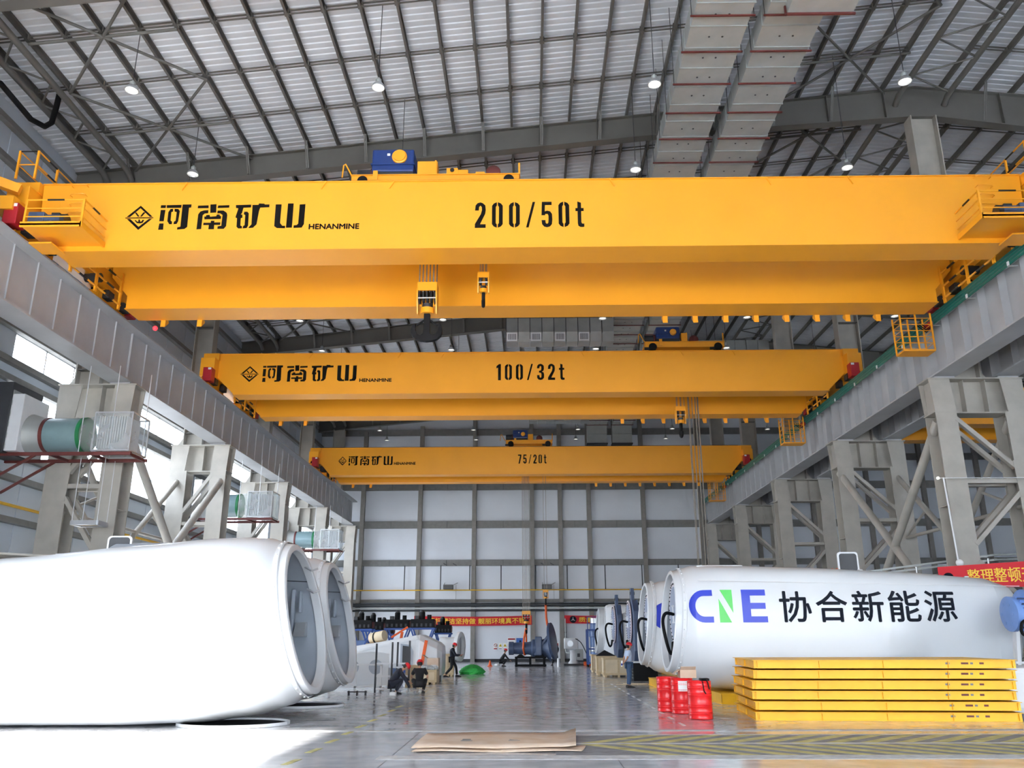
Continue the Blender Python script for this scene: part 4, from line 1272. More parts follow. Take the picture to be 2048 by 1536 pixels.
# hanging rectangular frame below the nearest fan
t = thing('hanging_frame', 'small pale rectangular frame hanging on wires below the nearest fan', 'frame', (-15.9, 30, 5.8))
for a, b_ in (((-16.3, 29.6), (-15.4, 29.6)), ((-15.4, 29.6), (-15.4, 30.3)), ((-15.4, 30.3), (-16.3, 30.3)), ((-16.3, 30.3), (-16.3, 29.6))):
    MB().bar((a[0], a[1], 5.9), (b_[0], b_[1], 5.9), .12, .16).build('frame_side', ALU, t)
MB().box(-16.2, -15.5, 29.7, 30.2, 5.86, 5.88).build('frame_panel', WOODE, t)
for x, y in ((-16.3, 29.6), (-15.4, 29.6), (-15.4, 30.3), (-16.3, 30.3)): MB().cyl((x, y, 5.95), (x, y, 8.25), .012, 6).build('wire', ALU, t)

# white pole with ball on the first right column
t = thing('white_pole', 'thin white pole with a white ball on the first right column', 'pole', (15.32, 30.8, 4.0))
MB().cyl((15.35, 30.75, 3.6), (15.25, 30.75, 7.55), .03, 8).build('pole', WHITE, t)
MB().sphere((15.33, 30.68, 4.45), .13, 14, 10).build('ball', WHITE, t, smooth=True)
MB().cyl((15.02, 30.75, 7.53), (19.2, 30.75, 7.53), .014, 6).build('wire', WHITE, t)
MB().sphere((15.05, 30.75, 7.53), .05, 10, 6).build('wire_end', LAMPS, t, smooth=True)

# unit heaters on the back wall
for x, lab in ((-7.3, 'dark slim unit heater high on back wall, left one'), (1.4, 'dark slim unit heater high on back wall, right one')):
    t = thing('unit_heater', lab, 'heater', (x, YB - .7, 6.1), 'heaters on the back wall')
    h = MB().box(x - .45, x + .42, YB - .95, YB - .5, 6.1, 6.5).build('casing', DARK, t, bevel=.03)
    for k in range(4): MB().box(x - .42, x + .4, YB - .97, YB - .95, 6.15 + k * .09, 6.19 + k * .09).build('slat', GIRT, h)
    MB().bar((x + .45, YB - .7, 6.5), (x + .75, YB - .1, 6.7), .04, .04).build('bracket', GIRT, t)
    MB().bar((x - .4, YB - .7, 6.5), (x - .4, YB - .1, 6.7), .04, .04).build('bracket', GIRT, t)
    MB().cyl((x + .62, YB - .2, 6.5), (x + .62, YB - .2, 5.0), .015, 6).build('pipe', GIRT, t)
    for k in (-.5, .35): MB().tube([(x + k, YB - .3, 8.4), (x + k, YB - .4, 8.35), (x + k + .3, YB - .4, 8.2)], .03, 6).build('fan_hook', DARK, t)

# ------------------------------------------------------------------ banners and notices
def banner(x0, x1, y, z0, z1, txt, tx0, tx1, lab, sag=.06, logo=None):
    t = thing('banner', lab, 'banner', (x0, y, z0))
    n_ = 14
    f = lambda u: -sag * 4 * u * (1 - u)
    v, fc = [], []
    for k in range(n_ + 1):
        u = k / n_
        x = x0 + (x1 - x0) * u
        for yy in (y, y + .01):
            v += [(x, yy, z0 + f(u)), (x, yy, z1 + f(u))]
    for k in range(n_):
        a = k * 4
        fc += [(a, a + 4, a + 5, a + 1), (a + 2, a + 3, a + 7, a + 6), (a + 1, a + 5, a + 7, a + 3), (a, a + 2, a + 6, a + 4)]
    fc += [(0, 1, 3, 2), (n_ * 4, n_ * 4 + 2, n_ * 4 + 3, n_ * 4 + 1)]
    MB().add(v, fc).build('cloth', BANR, t)
    to = lambda u, w_, d: (u, y - d - .004, w_ + f((u - x0) / (x1 - x0)))
    for (s_, a, b_) in zip(txt, tx0, tx1):
        text(s_, a, b_, z0 + (z1 - z0) * .2, z0 + (z1 - z0) * .82, to, 'lettering', BANY, t, bold=.02)
    if logo:
        cx_, r = logo
        zc = (z0 + z1) / 2
        mark([[(cx_ + r * math.cos(i * .3927), zc + r * math.sin(i * .3927)) for i in range(16)]], to, 'emblem', INK, t, .008)
        mark([[(cx_ + q * math.cos(a), zc + q * math.sin(a)) for a, q in ((math.radians(90 + 120 * k - 60), r * .12), (math.radians(90 + 120 * k), r * .8), (math.radians(90 + 120 * k + 60), r * .12))] for k in range(3)], to, 'emblem_blade', NOTE, t, .012)
    return t
yb_ = YB - .385
bw = lambda px: (px - 1063) * .0437
banner(-10.3, .03, yb_, 3.08, 3.86, ['清扫清洁坚持做', '靓丽环境真不错'], [-9.05, -4.65], [-4.9, -.55], 'long red banner with yellow writing on the back wall, left of the hook', .08, (-9.6, .2))
banner(2.9, 8.6, yb_, 3.2, 3.87, ['质量'], [4.15], [5.35], 'red banner with round emblem on the back wall, partly behind blue rack', .05, (3.65, .3))
# banner by the right columns
t = thing('banner', 'red banner with yellow writing behind the lettered housing at right edge', 'banner', (15.3, 30.3, 3.6))
a, b_ = Vector((14.6, 30.85, 3.6)), Vector((17.4, 29.6, 3.55))
MB().add([a, b_, b_ + Vector((0, 0, .88)), a + Vector((0, 0, .72)), a + Vector((0, .02, 0)), b_ + Vector((0, .02, 0)), b_ + Vector((0, .02, .88)), a + Vector((0, .02, .72))],
         [(0, 1, 2, 3), (7, 6, 5, 4), (0, 4, 5, 1), (1, 5, 6, 2), (2, 6, 7, 3), (3, 7, 4, 0)]).build('cloth', BANR, t)
def tob(u, v, d):
    p = a.lerp(b_, u)
    return (p.x - d * .4, p.y - d, p.z + v * (.72 + .16 * u))
text('整理整顿天', .3, .97, .2, .8, tob, 'lettering', BANY, t, bold=.004)
mark([[(.1 + .055 * math.cos(i * .3927), .5 + .2 * math.sin(i * .3927)) for i in range(16)]], tob, 'emblem', INK, t, .008)

def notice(x, z, w_, h, m, lab, bits, grp='notices on the back wall'):
    t = thing('notice', lab, 'sign', (x, YB - .08, z), grp)
    MB().box(x - w_ / 2, x + w_ / 2, YB - .09, YB - .055, z, z + h).build('board', m, t)
    for (a, b_, c, d, mm) in bits: MB().box(x + a * w_, x + b_ * w_, YB - .098, YB - .09, z + c * h, z + d * h).build('print', mm, t)
SGB = mat('sign_blue', s(60, 110, 190), .5)
SGY = mat('sign_yellow', s(236, 210, 60), .5)
notice(-1.75, 1.0, .68, 1.0, NOTE, 'white notice board with red heading on the back wall', [(-.45, .45, .82, .95, RED), (-.45, .45, .04, .1, RED)])
notice(-1.0, 1.35, .66, .62, SGB, 'blue notice board on the back wall beside the white one', [(-.45, .45, .05, .25, NOTE), (-.1, .15, .4, .7, INK)])
for x, mm, lab in ((-3.15, RED, 'small red round warning sign on the back wall'), (-2.72, SGY, 'small yellow triangle warning sign on the back wall, left one'), (-2.32, SGY, 'small yellow triangle warning sign on the back wall, right one')):
    t = thing('warning_sign', lab, 'sign', (x, YB - .08, 1.05), 'warning signs on the back wall')
    MB().box(x - .16, x + .16, YB - .075, YB - .055, 1.0, 1.55).build('plate', NOTE, t)
    if mm is RED:
        MB().lathe([(.14, YB - .09), (.14, YB - .076)], 16, (x, 0, 1.38), 'y').build('symbol', RED, t)
        MB().lathe([(.1, YB - .096), (.1, YB - .09)], 16, (x, 0, 1.38), 'y').build('symbol', NOTE, t)
        MB().bar((x - .08, YB - .098, 1.46), (x + .08, YB - .098, 1.3), .03, .03).build('symbol', INK, t)
        MB().box(x - .14, x + .14, YB - .09, YB - .076, 1.04, 1.14).build('symbol', RED, t)
    else:
        MB().prism([(x - .14, 1.26), (x + .14, 1.26), (x, 1.5)], 'y', YB - .09, YB - .076).build('symbol', SGY, t)
        MB().prism([(x - .04, 1.3), (x + .04, 1.3), (x, 1.42)], 'y', YB - .096, YB - .09).build('symbol', INK, t)
        MB().box(x - .12, x + .12, YB - .09, YB - .076, 1.06, 1.1).build('symbol', INK, t)
notice(2.26, .95, .3, .68, NOTE, 'narrow white and blue notice on the back wall by the column', [(-.4, .4, .05, .3, SGB), (-.25, .25, .5, .85, RED)])
# ================================================================== TURBINE HOUSINGS
def sgn(v): return -1 if v < 0 else 1


class Housing:
    def __init__(self, lab, xf, dr, yc, secs, tilt, col_r, col_in, col_len, col_z, m=GELW, swoosh=False, name='turbine_housing', cat='turbine housing', grp=None):
        self.xf, self.dr, self.yc, self.secs, self.tilt = xf, dr, yc, secs, tilt
        self.swoosh = swoosh
        t = self.t = thing(name, lab, cat, (xf, yc, 0), grp)
        N = 72
        L = secs[-1][0]
        ss = sorted(set([c[0] for c in secs] + [i * .4 for i in range(int(L / .4))]))
        rings = [self.ring(q, N) for q in ss]
        self.body = MB().loft(rings, False, True).build('shell', m, t, smooth=True)
        # collar: outer skin, front annulus, inner skin
        def circ(sv, r, zc, n_=N):
            out = []
            for i in range(n_):
                a = 2 * math.pi * i / n_
                z = zc + r * math.sin(a)
                out.append((self.X(sv, z), yc + r * math.cos(a), z))
            return out
        z = col_z
        col_ = [self.ring(0, N), circ(-.1, col_r + .02, z), circ(-col_len, col_r, z), circ(-col_len - .02, col_r - .03, z), circ(-col_len - .02, col_in + .02, z), circ(-col_len, col_in, z), circ(-col_len + .2, col_in, z), circ(-col_len + .22, col_in + .08, z)]
        self.collar = MB().loft(col_, False, False).build('front_collar', m, t, smooth=True)
        MB().loft([circ(-.14, col_r + .05, z), circ(-.12, col_r + .07, z), circ(-.02, col_r + .07, z), circ(0, col_r + .05, z)], False, False).build('joint_flange', m, t, smooth=True)
        bo = MB()
        for i in range(36):
            a = 2 * math.pi * i / 36
            zz_ = z + (col_r + .07) * math.sin(a)
            bo.sphere((self.X(-.07, zz_), yc + (col_r + .08) * math.cos(a), zz_), .03, 6, 4)
        tag(bo.build('bolt_heads', WHITE, t, smooth=True), kind='stuff')
        # lining inside
        k = col_in
        inn = [circ(-col_len + .2, k + .05, z), circ(-.1, k + .07, z), circ(.3, k + .12, z), circ(1.2, k + .2, z), circ(4.5, k + .22, z), circ(4.6, .3, z)]
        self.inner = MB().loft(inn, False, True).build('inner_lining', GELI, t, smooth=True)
        self.z = z

    def X(self, sv, z):
        f = max(0, 1 - max(sv, 0) / 2.2)
        return self.xf - self.dr * (sv + self.tilt * (z - 2.45) * f)

    def par(self, sv):
        S = self.secs
        for a, b_ in zip(S, S[1:]):
            if sv <= b_[0]:
                u = (sv - a[0]) / (b_[0] - a[0])
                u = u * u * (3 - 2 * u) * .5 + u * .5
                return [x + (y - x) * u for x, y in zip(a[1:], b_[1:])]
        return list(S[-1][1:])

    def ring(self, sv, N):
        hw, z0, z1, e = self.par(sv)
        zc, hh = (z0 + z1) / 2, (z1 - z0) / 2
        out = []
        for i in range(N):
            a = 2 * math.pi * i / N
            c, s_ = math.cos(a), math.sin(a)
            y = hw * sgn(c) * abs(c) ** (2 / e)
            z = zc + hh * sgn(s_) * abs(s_) ** (2 / e)
            y *= self.pinch(sv, z)
            out.append((self.X(sv, z), self.yc + y, z))
        return out

    def pinch(self, sv, z):
        if not self.swoosh or sv < 4.2: return 1
        zl = .9 + (sv - 5) * .33
        u = max(0, min(1, (zl - z) / .28))
        return 1 - .19 * min(1, (sv - 4.2) / 3.0) * u * u * (3 - 2 * u)

    def side(self, x, z, d):
        """point on the side facing the viewer"""
        sv = (self.xf - x) * self.dr
        hw, z0, z1, e = self.par(max(sv, 0))
        zn = min(.98, abs((z - (z0 + z1) / 2) / ((z1 - z0) / 2)))
        return (x, self.yc - hw * (1 - zn ** e) ** (1 / e) * self.pinch(sv, z) - d - .004, z)


LS = [(0, 1.80, .60, 4.30, 2.1), (.25, 1.96, .40, 4.36, 2.5), (.8, 2.06, .2, 4.36, 3.2), (1.8, 2.1, .06, 4.3, 4.2), (3.5, 2.1, .02, 4.12, 5.2), (6.5, 2.08, .02, 3.85, 5.2), (9.3, 2.0, .06, 3.6, 4.5), (10.3, 1.7, .35, 3.4, 3.5), (10.7, 1.2, .9, 3.0, 2.8)]
h1 = Housing('big white turbine housing with round open end, front one at left', -5.92, 1, 21.65, LS, .208, 1.80, 1.64, .29, 2.43, grp='white housings on the left')
h2 = Housing('big white turbine housing with round open end, behind the front one at left', -6.2, 1, 27.0, LS, .208, 1.80, 1.64, .29, 2.43, grp='white housings on the left')
for h in (h1, h2):
    y0 = h.yc
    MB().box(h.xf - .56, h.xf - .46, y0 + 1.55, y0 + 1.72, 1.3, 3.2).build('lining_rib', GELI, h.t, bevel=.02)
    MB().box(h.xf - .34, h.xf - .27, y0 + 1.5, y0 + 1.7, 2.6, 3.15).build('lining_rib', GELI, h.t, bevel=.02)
    MB().tube([(h.xf - .7, y0 + 1.42, 3.42), (h.xf - .3, y0 + 1.4, 3.4), (h.xf + .1, y0 + 1.36, 3.38)], .012, 6).build('lining_seam', DARK, h.t)
    MB().add([(h.xf - .42, y0 + 1.4, 1.98), (h.xf - .1, y0 + 1.4, 1.98), (h.xf - .1, y0 + 1.7, 1.98), (h.xf - .42, y0 + 1.7, 1.98), (h.xf - .38, y0 + 1.52, 2.34), (h.xf - .12, y0 + 1.52, 2.34), (h.xf - .12, y0 + 1.7, 2.34), (h.xf - .38, y0 + 1.7, 2.34)],
             [(3, 2, 1, 0), (4, 5, 6, 7), (0, 1, 5, 4), (1, 2, 6, 5), (2, 3, 7, 6), (3, 0, 4, 7)]).build('cable_bracket', ALU, h.t)
    for a, b_ in ((3.75, 1.0), (3.2, 1.35)):
        MB().tube([(h.xf - .1, y0 + b_, a), (h.xf + .1, y0 + b_ - .06, a - .1), (h.xf + .25, y0 + b_, a - .04)], .03, 6).build('hook_eye', ALU, h.t, smooth=True)

def hatch(h, x, w_, hh, lab=None, dy=0):
    hw, z0, z1, e = h.par((h.xf - x) * h.dr)
    y = h.yc - .5 + dy
    z = z1 - .05
    def rr(k, n_=5, r=.1):
        pts = []
        for cx_, cz, a0 in ((w_ / 2 - r, hh - r, 0), (-w_ / 2 + r, hh - r, 90), (-w_ / 2 + r, r, 180), (w_ / 2 - r, r, 270)):
            for i in range(n_):
                a = math.radians(a0 + 90 * i / (n_ - 1))
                pts.append((x + (cx_ + (r) * math.cos(a)) * k, z + hh / 2 + ((cz + r * math.sin(a)) - hh / 2) * k))
        return pts
    o = MB().prism(rr(1), 'y', y, y + .06).build('roof_hatch', WHITE, h.t)
    MB().prism(rr(.84), 'y', y - .012, y).build('hatch_pane', DARK, o)
    MB().box(x - w_ / 2 - .1, x + w_ / 2 + .1, y, y + .7, z - .05, z + .09).build('hatch_frame', WHITE, h.t)
hatch(h1, -10.35, .62, .42)
MB().cyl((-12.0, 21.3, 3.98), (-10.5, 21.3, 4.02), .02, 6).build('safety_rail', WHITE, h1.t)
MB().tube([(-12.2, 21.4, 3.83), (-11.8, 21.3, 3.98), (-11.2, 21.3, 3.96), (-10.9, 21.3, 3.85)], .035, 6).build('cable', RUBB, h1.t, smooth=True)

# covers lying on the floor under the housings
for x, y, lab in ((-7.0, 20.98, 'flat black oval cover with white rim on floor under the front left housing'), (-6.9, 26.5, 'flat black oval cover with white rim on floor under the rear left housing')):
    t = thing('oval_cover', lab, 'cover', (x, y, 0), 'oval covers on the floor')
    ell = lambda a, b_: [(x + a * math.cos(i * math.pi / 24), y + b_ * math.sin(i * math.pi / 24)) for i in range(48)]
    MB().prism(ell(1.25, .98), 'z', .005, .03).build('panel', RUBB, t)
    rg = lambda a, b_, z: [(p[0], p[1], z) for p in ell(a, b_)]
    MB().loft([rg(1.3, 1.03, .005), rg(1.3, 1.03, .07), rg(1.24, .97, .07), rg(1.24, .97, .02)], False, False).build('rim', WHITE, t)

# ------------------------------------------------------------------ right row
RS = [(0, 1.62, .80, 4.12, 2.2), (.25, 1.78, .62, 4.2, 2.6), (.8, 1.9, .42, 4.2, 3.2), (1.8, 1.95, .32, 4.16, 4.2), (4, 1.95, .3, 4.08, 5), (7, 1.93, .3, 3.94, 5), (9.6, 1.85, .42, 3.74, 4.5), (10.3, 1.65, .6, 3.55, 3.6), (10.6, 1.2, 1.0, 3.1, 2.8)]
r1 = Housing('big white turbine housing lettered with company name, on the right', 4.84, -1, 28.7, RS, .087, 1.60, 1.48, .33, 2.46, swoosh=True)
r2 = Housing('white turbine housing with blue emblem behind the lettered one', 4.98, -1, 36.4, RS, .09, 1.64, 1.52, .33, 2.5)
r5 = Housing('small white turbine housing farthest back in the right row', 4.9, -1, 58.5, [(q[0] * .8, q[1] * .95, q[2], q[3] * .98, q[4]) for q in RS], .09, 1.45, 1.33, .5, 2.4)


def rotor_face(t, x, y, z, r, dr):
    """bolted disc with cable in the open end"""
    MB().lathe([(r, x), (r, x + dr * -.05)], 40, (0, y, z), 'x').build('bolt_ring', PINK, t, smooth=True)
    MB().lathe([(r * .8, x + dr * .02), (r * .8, x - dr * .02)], 40, (0, y, z), 'x').build('rotor_disc', DISC, t, smooth=True)
    nb = MB()
    for i in range(40):
        a = 2 * math.pi * i / 40
        nb.cyl((x + dr * .03, y + r * .89 * math.cos(a), z + r * .89 * math.sin(a)), (x - dr * .01, y + r * .89 * math.cos(a), z + r * .89 * math.sin(a)), .025, 6)
    tag(nb.build('ring_bolts', DARK, t), kind='stuff')
    MB().bar((x + dr * .06, y, z - .28), (x + dr * .06, y, z + .28), .05, .05).bar((x + dr * .06, y - .2, z + .26), (x + dr * .06, y + .2, z + .26), .04, .05).bar((x + dr * .06, y - .2, z - .26), (x + dr * .06, y + .2, z - .26), .04, .05).build('hub_bracket', ALU, t)
    MB().tube([(x + dr * .05, y, z), (x + dr * .35, y - .3, z + .02), (x + dr * .5, y - .6, z - .25), (x + dr * .45, y - .75, z - .8), (x + dr * .3, y - .5, z - 1.2), (x + dr * .15, y - .1, z - 1.15), (x + dr * .08, y + .2, z - .9)], .055, 8, True).build('cable', RUBB, t, smooth=True)


rotor_face(r1.t, 4.74, 28.7, 2.66, 1.1, -1)
rotor_face(r2.t, 4.88, 36.4, 2.66, 1.1, -1)
rotor_face(r5.t, 4.72, 58.5, 2.5, 1.0, -1)

to = r1.side
# CNE lettering
def arcpts(cx_, cz, r, a0, a1, n_=14, kx=1.0): return [(cx_ + kx * r * math.cos(math.radians(a0 + (a1 - a0) * i / n_)), cz + r * math.sin(math.radians(a0 + (a1 - a0) * i / n_))) for i in range(n_ + 1)]
z0_, z1_ = 2.36, 3.34
zc_ = (z0_ + z1_) / 2
R_ = (z1_ - z0_) / 2
cpoly = [(5.62, z1_)] + arcpts(4.92 + R_ * .9, zc_, R_, 90, 270, 16, .9) + [(5.62, z0_), (5.62, z0_ + .17)] + list(reversed(arcpts(4.92 + R_ * .9, zc_, R_ - .17, 90, 270, 16, .85))) + [(5.62, z1_ - .17)]
strip = lambda poly: poly
def strips(poly_outer, poly_inner):
    return [[poly_outer[i], poly_outer[i + 1], poly_inner[i + 1], poly_inner[i]] for i in range(len(poly_outer) - 1)]
co = [(5.62, z1_)] + arcpts(4.92 + R_ * .9, zc_, R_, 90, 270, 16, .9) + [(5.62, z0_)]
ci = [(5.62, z1_ - .18)] + arcpts(4.92 + R_ * .9, zc_, R_ - .18, 90, 270, 16, .85) + [(5.62, z0_ + .18)]
mark(strips(co, ci), to, 'letter_c', CNEB, r1.body, .008, .1)
mark([[(5.80, z0_), (6.16, z0_), (5.80, z0_ + .72)], [(5.86, z1_), (6.22, z1_), (6.22, z0_ + .28)]], to, 'letter_n', CNEG, r1.body, .008, .1)
mark([[(6.5, z0_), (6.76, z0_), (6.76, z1_), (6.5, z1_)], [(6.76, z1_ - .18), (7.24, z1_ - .18), (7.24, z1_), (6.76, z1_)], [(6.76, zc_ - .09), (7.22, zc_ - .09), (7.22, zc_ + .09), (6.76, zc_ + .09)], [(6.76, z0_), (7.26, z0_), (7.26, z0_ + .18), (6.76, z0_ + .18)]], to, 'letter_e', CNEB, r1.body, .008, .1)
x = 7.66
for ch in '协合新能源':
    text(ch, x, x + .95, 2.37, 3.28, to, 'lettering', INK, r1.body, bold=.016, thick=.008, cut=.1)
    x += 1.115
# round blue emblem on the second housing
mark([[(5.45 + .62 * math.cos(i * math.pi / 16), 2.75 + .55 * math.sin(i * math.pi / 16)) for i in range(32)]], r2.side, 'emblem', CNEB, r2.body, .008, .15)
MB().cyl((5.2, 26.745, 3.62), (15.2, 26.95, 3.42), .012, 6).build('panel_seam', WHITE, r1.t)
hatch(r1, 10.45, .68, .66)
hatch(r2, 6.2, .7, .12)
for x in (5.8, 6.6, 7.4, 8.3, 9.4, 12.6, 14.2):
    MB().prism([(x - .14, 4.02 - (x - 5) * .04), (x + .14, 4.02 - (x - 5) * .04), (x + .05, 4.2 - (x - 5) * .042), (x - .05, 4.2 - (x - 5) * .042)], 'y', 28.1, 28.16).build('lifting_lug', WHITE, r1.t)
MB().box(5.4, 6.9, 27.9, 29.5, 4.08, 4.18).build('roof_skid', WHITE, r1.t, bevel=.03)
for x in (9.9, 10.05): MB().sphere((x, 28.2, 4.03), .06, 8, 6).build('warning_light', ORANGE, r1.t, smooth=True)

# generator units with dark blue flange plates, third and fourth in the right row
def generator(lab, x, y):
    t = thing('generator_unit', lab, 'generator', (x, y, 0), 'generator units in the right row')
    MB().loft([[(x + q, y + hw * c * 1.0, zc + hh * s_) for c, s_ in ((-1, -.9), (-.9, -1), (.9, -1), (1, -.9), (1, .8), (.8, 1), (-.8, 1), (-1, .8))] for q, hw, zc, hh in ((.35, 1.2, 1.9, 1.35), (1.0, 1.5, 1.9, 1.6), (4.5, 1.5, 1.8, 1.5), (5.5, 1.1, 1.6, 1.1))]).build('bedplate_shell', GELW, t, bevel=.1)
    fp = MB().prism([(y - .7, .55), (y + .7, .55), (y + 1.35, 1.3), (y + 1.35, 3.2), (y + .9, 3.75), (y - .9, 3.75), (y - 1.35, 3.2), (y - 1.35, 1.3)], 'x', x, x + .3).build('flange_plate', NAVD, t, bevel=.04)
    MB().prism([(y - .3, 3.75), (y + .3, 3.75), (y + .2, 4.35), (y - .2, 4.35)], 'x', x + .05, x + .22).build('lifting_lug', NAVD, fp, bevel=.02)
    MB().cyl((x + .02, y - .1, 4.1), (x + .25, y - .1, 4.1), .08, 10).build('lug_hole', BLACK, fp)
    rotor_face(t, x - .1, y, 2.7, 1.05, -1)
    MB().box(x - .1, x + .4, y - .9, y + .9, .0, .55).build('support_block', DARK, t)
    MB().box(x + 2.4, x + 3.4, y - 1.3, y + 1.3, 0, .42).build('support_block', YEL2, t)
generator('dark blue flange plate and bolted disc of third unit in the right row', 5.0, 44.0)
generator('dark blue flange plate and bolted disc of fourth unit in the right row', 4.85, 50.6)


# yellow support pallets
def pallet(lab, x0, x1, y0, y1, h):
    t = thing('steel_support', lab, 'support', (x0, y0, 0), 'yellow steel supports under the housings')
    for z in (0.0, h - .03): MB().box(x0, x1, y0, y1, z, z + .03).build('plate', YEL2, t)
    for y in (y0 + .05, (y0 + y1) / 2, y1 - .05): MB().box(x0 + .02, x1 - .02, y - .04, y + .04, .03, h - .03).build('beam', YEL2, t)
    for x in (x0 + .05, (x0 + x1) / 2, x1 - .05): MB().box(x - .03, x + .03, y0, y1, .03, h - .03).build('rib', YEL2, t)
pallet('yellow steel support under the lettered housing beside the drums', 5.7, 7.4, 26.9, 30.3, .3)
pallet('yellow steel support under the far end of the lettered housing', 12.0, 13.6, 27.2, 30.2, .3)
pallet('yellow steel support under the farthest small housing', 6.0, 7.2, 57.3, 59.7, .3)
pallet('yellow steel support under the emblem housing, left of drums', 5.0, 6.6, 34.6, 38.1, .3)

# ------------------------------------------------------------------ stack of yellow steel frames
def frame_layer(i):
    nm = ['bottom layer', 'second layer from the floor', 'third layer from the floor', 'fourth layer from the floor', 'fifth layer from the floor', 'top layer'][i]
    z = .238 * i
    dx, dy = [.0, .02, -.03, -.03, .03, .05][i], [0, .02, .04, -.02, .03, 0][i]
    t = thing('steel_pallet', 'flat yellow steel pallet in the stack beside the drums, ' + nm, 'pallet', (5.46 + dx, 21.75 + dy, z), 'stacked yellow steel pallets', rz=math.radians(-4.5))
    L, D, h = 6.05, 3.0, .185
    def beam(p0, p1, n_):
        b_ = MB().bar((p0[0], p0[1], h / 2), (p1[0], p1[1], h / 2), .02, h - .02).build('side_web', YEL2, t)
        MB().bar((p0[0], p0[1], h - .008), (p1[0], p1[1], h - .008), .1, .014).bar((p0[0], p0[1], .008), (p1[0], p1[1], .008), .1, .014).build('side_flange', YEL2, t)
        a, c = Vector((*p0, 0)), Vector((*p1, 0))
        dirv = (c - a).normalized()
        nn = Vector((dirv.y, -dirv.x, 0))
        for k in range(n_ + 1):
            q = a.lerp(c, min(.995, max(.005, k / n_)))
            MB().bar((q.x, q.y, .016), (q.x, q.y, h - .016), .012, .1, nn).build('rib', YEL2, t)
    beam((0, 0), (L, 0), 4)
    beam((0, D), (L, D), 4)
    beam((0, 0), (0, D), 2)
    beam((L, 0), (L, D), 2)
    MB().box(-.1, L + .05, -.1, D + .05, h, h + .012).build('cover_plate', YEL2, t)
    for k, (a, w_) in enumerate(((.74, .03), (.80, .05), (.835, .02), (.87, .03))):
        MB().box(L * a, L * a + w_ * 3.4, -.013, -.0105, .09, .135).build('stencil_mark', RUST if k % 2 else GIRT, t)
for i in range(6): frame_layer(i)

# ------------------------------------------------------------------ drums and what lies on them
def drum(x, y, lab):
    t = thing('steel_drum', lab, 'drum', (x, y, 0), 'red steel drums')
    r = .29
    prof = [(.27, 0), (r, .012), (r + .008, .02), (r, .035)]
    for c in (.13, .17, .3, .34, .56, .6, .73, .77): prof += [(r, c - .018), (r + .009, c), (r, c + .018)]
    prof += [(r, .86), (r + .008, .875), (r, .89), (r - .02, .885), (r - .025, .865)]
    MB().lathe(prof, 32, (x, y, 0)).build('shell', DRUMR, t, smooth=True)
    MB().cyl((x + .14, y - .06, .865), (x + .14, y - .06, .885), .04, 12).build('bung', DRUMR, t)
    return t
drum(4.16, 22.15, 'red steel drum in front, nearest the viewer')
d2 = drum(4.0, 23.75, 'red steel drum with a white label, behind the front one')
drum(3.72, 24.42, 'red steel drum at the back, half hidden by the labelled one')
v = [(4.0 + .296 * math.cos(a), 23.75 + .296 * math.sin(a), z) for z in (.56, .82) for a in [math.radians(-118 + 8 * i) for i in range(8)]]
MB().add(v, [(i, i + 1, i + 9, i + 8) for i in range(7)]).build('label_sheet', NOTE, d2)
t = thing('carton', 'open brown cardboard box lying on the labelled drum', 'box', (4.1, 23.5, .89))
MB().box(3.95, 4.38, 23.6, 23.95, .89, 1.1).build('body', CARD, t)
MB().bar((3.95, 23.78, 1.1), (3.78, 23.78, .98), .34, .01, (0, 0, 1)).build('flap', CARD, t)
MB().bar((4.16, 23.6, 1.1), (4.16, 23.5, 1.18), .4, .01, (0, 0, 1)).build('flap', CARD, t)
t = thing('tool_strap', 'black strap and cable bundle hanging over the front drum', 'strap', (4.3, 22.0, .6))
MB().box(4.18, 4.4, 22.0, 22.25, .89, .95).build('bundle', RUBB, t, bevel=.02)
MB().tube([(4.2, 22.1, .93), (4.16, 21.9, .93), (4.2, 21.848, .86), (4.22, 21.845, .66), (4.26, 21.85, .6)], .014, 6).build('strap_end', RUBB, t, smooth=True)
MB().tube([(4.34, 22.1, .93), (4.3, 21.91, .93), (4.33, 21.885, .85), (4.36, 21.9, .7)], .014, 6).build('strap_end', RUBB, t, smooth=True)

# ------------------------------------------------------------------ cardboard sheets
def sheet_card(lab, pts, z, curl):
    t = thing('cardboard_sheet', lab, 'cardboard', (pts[0][0], pts[0][1], z), 'flattened cardboard on the floor')
    n_ = 12
    v, f = [], []
    a, b_, c, d = [Vector((p[0], p[1], 0)) for p in pts]
    for j in range(5):
        for i in range(n_ + 1):
            u, w_ = i / n_, j / 4
            p = a.lerp(b_, u).lerp(d.lerp(c, u), w_)
            zz = z + curl * (max(0, u - .9) * 10) ** 2 * (.4 + .6 * w_) + .012 * math.sin(u * 9 + w_ * 4) + .015
            v.append((p.x, p.y, zz))
    for j in range(4):
        for i in range(n_):
            k = j * (n_ + 1) + i
            f.append((k, k + 1, k + n_ + 2, k + n_ + 1))
    o = MB().add(v, f).build('sheet', CARD, t, smooth=True)
    md = o.modifiers.new('thickness', 'SOLIDIFY')
    md.thickness = .012
    return t
sheet_card('large flattened cardboard sheet on the floor, underneath', [(-2.12, 15.85), (.86, 15.85), (.98, 16.6), (-1.9, 17.0)], 0, .0)
ct = sheet_card('creased brown cardboard sheet on top with printed marks, beside hatched strip', [(-2.15, 16.05), (.78, 16.1), (.9, 18.6), (-2.15, 18.5)], .035, .07)
for x in (-1.35, -.45):
    MB().box(x, x + .22, 17.0, 17.06, .064, .07).box(x + .02, x + .18, 17.12, 17.3, .064, .07).build('printed_mark', GIRT, ct)
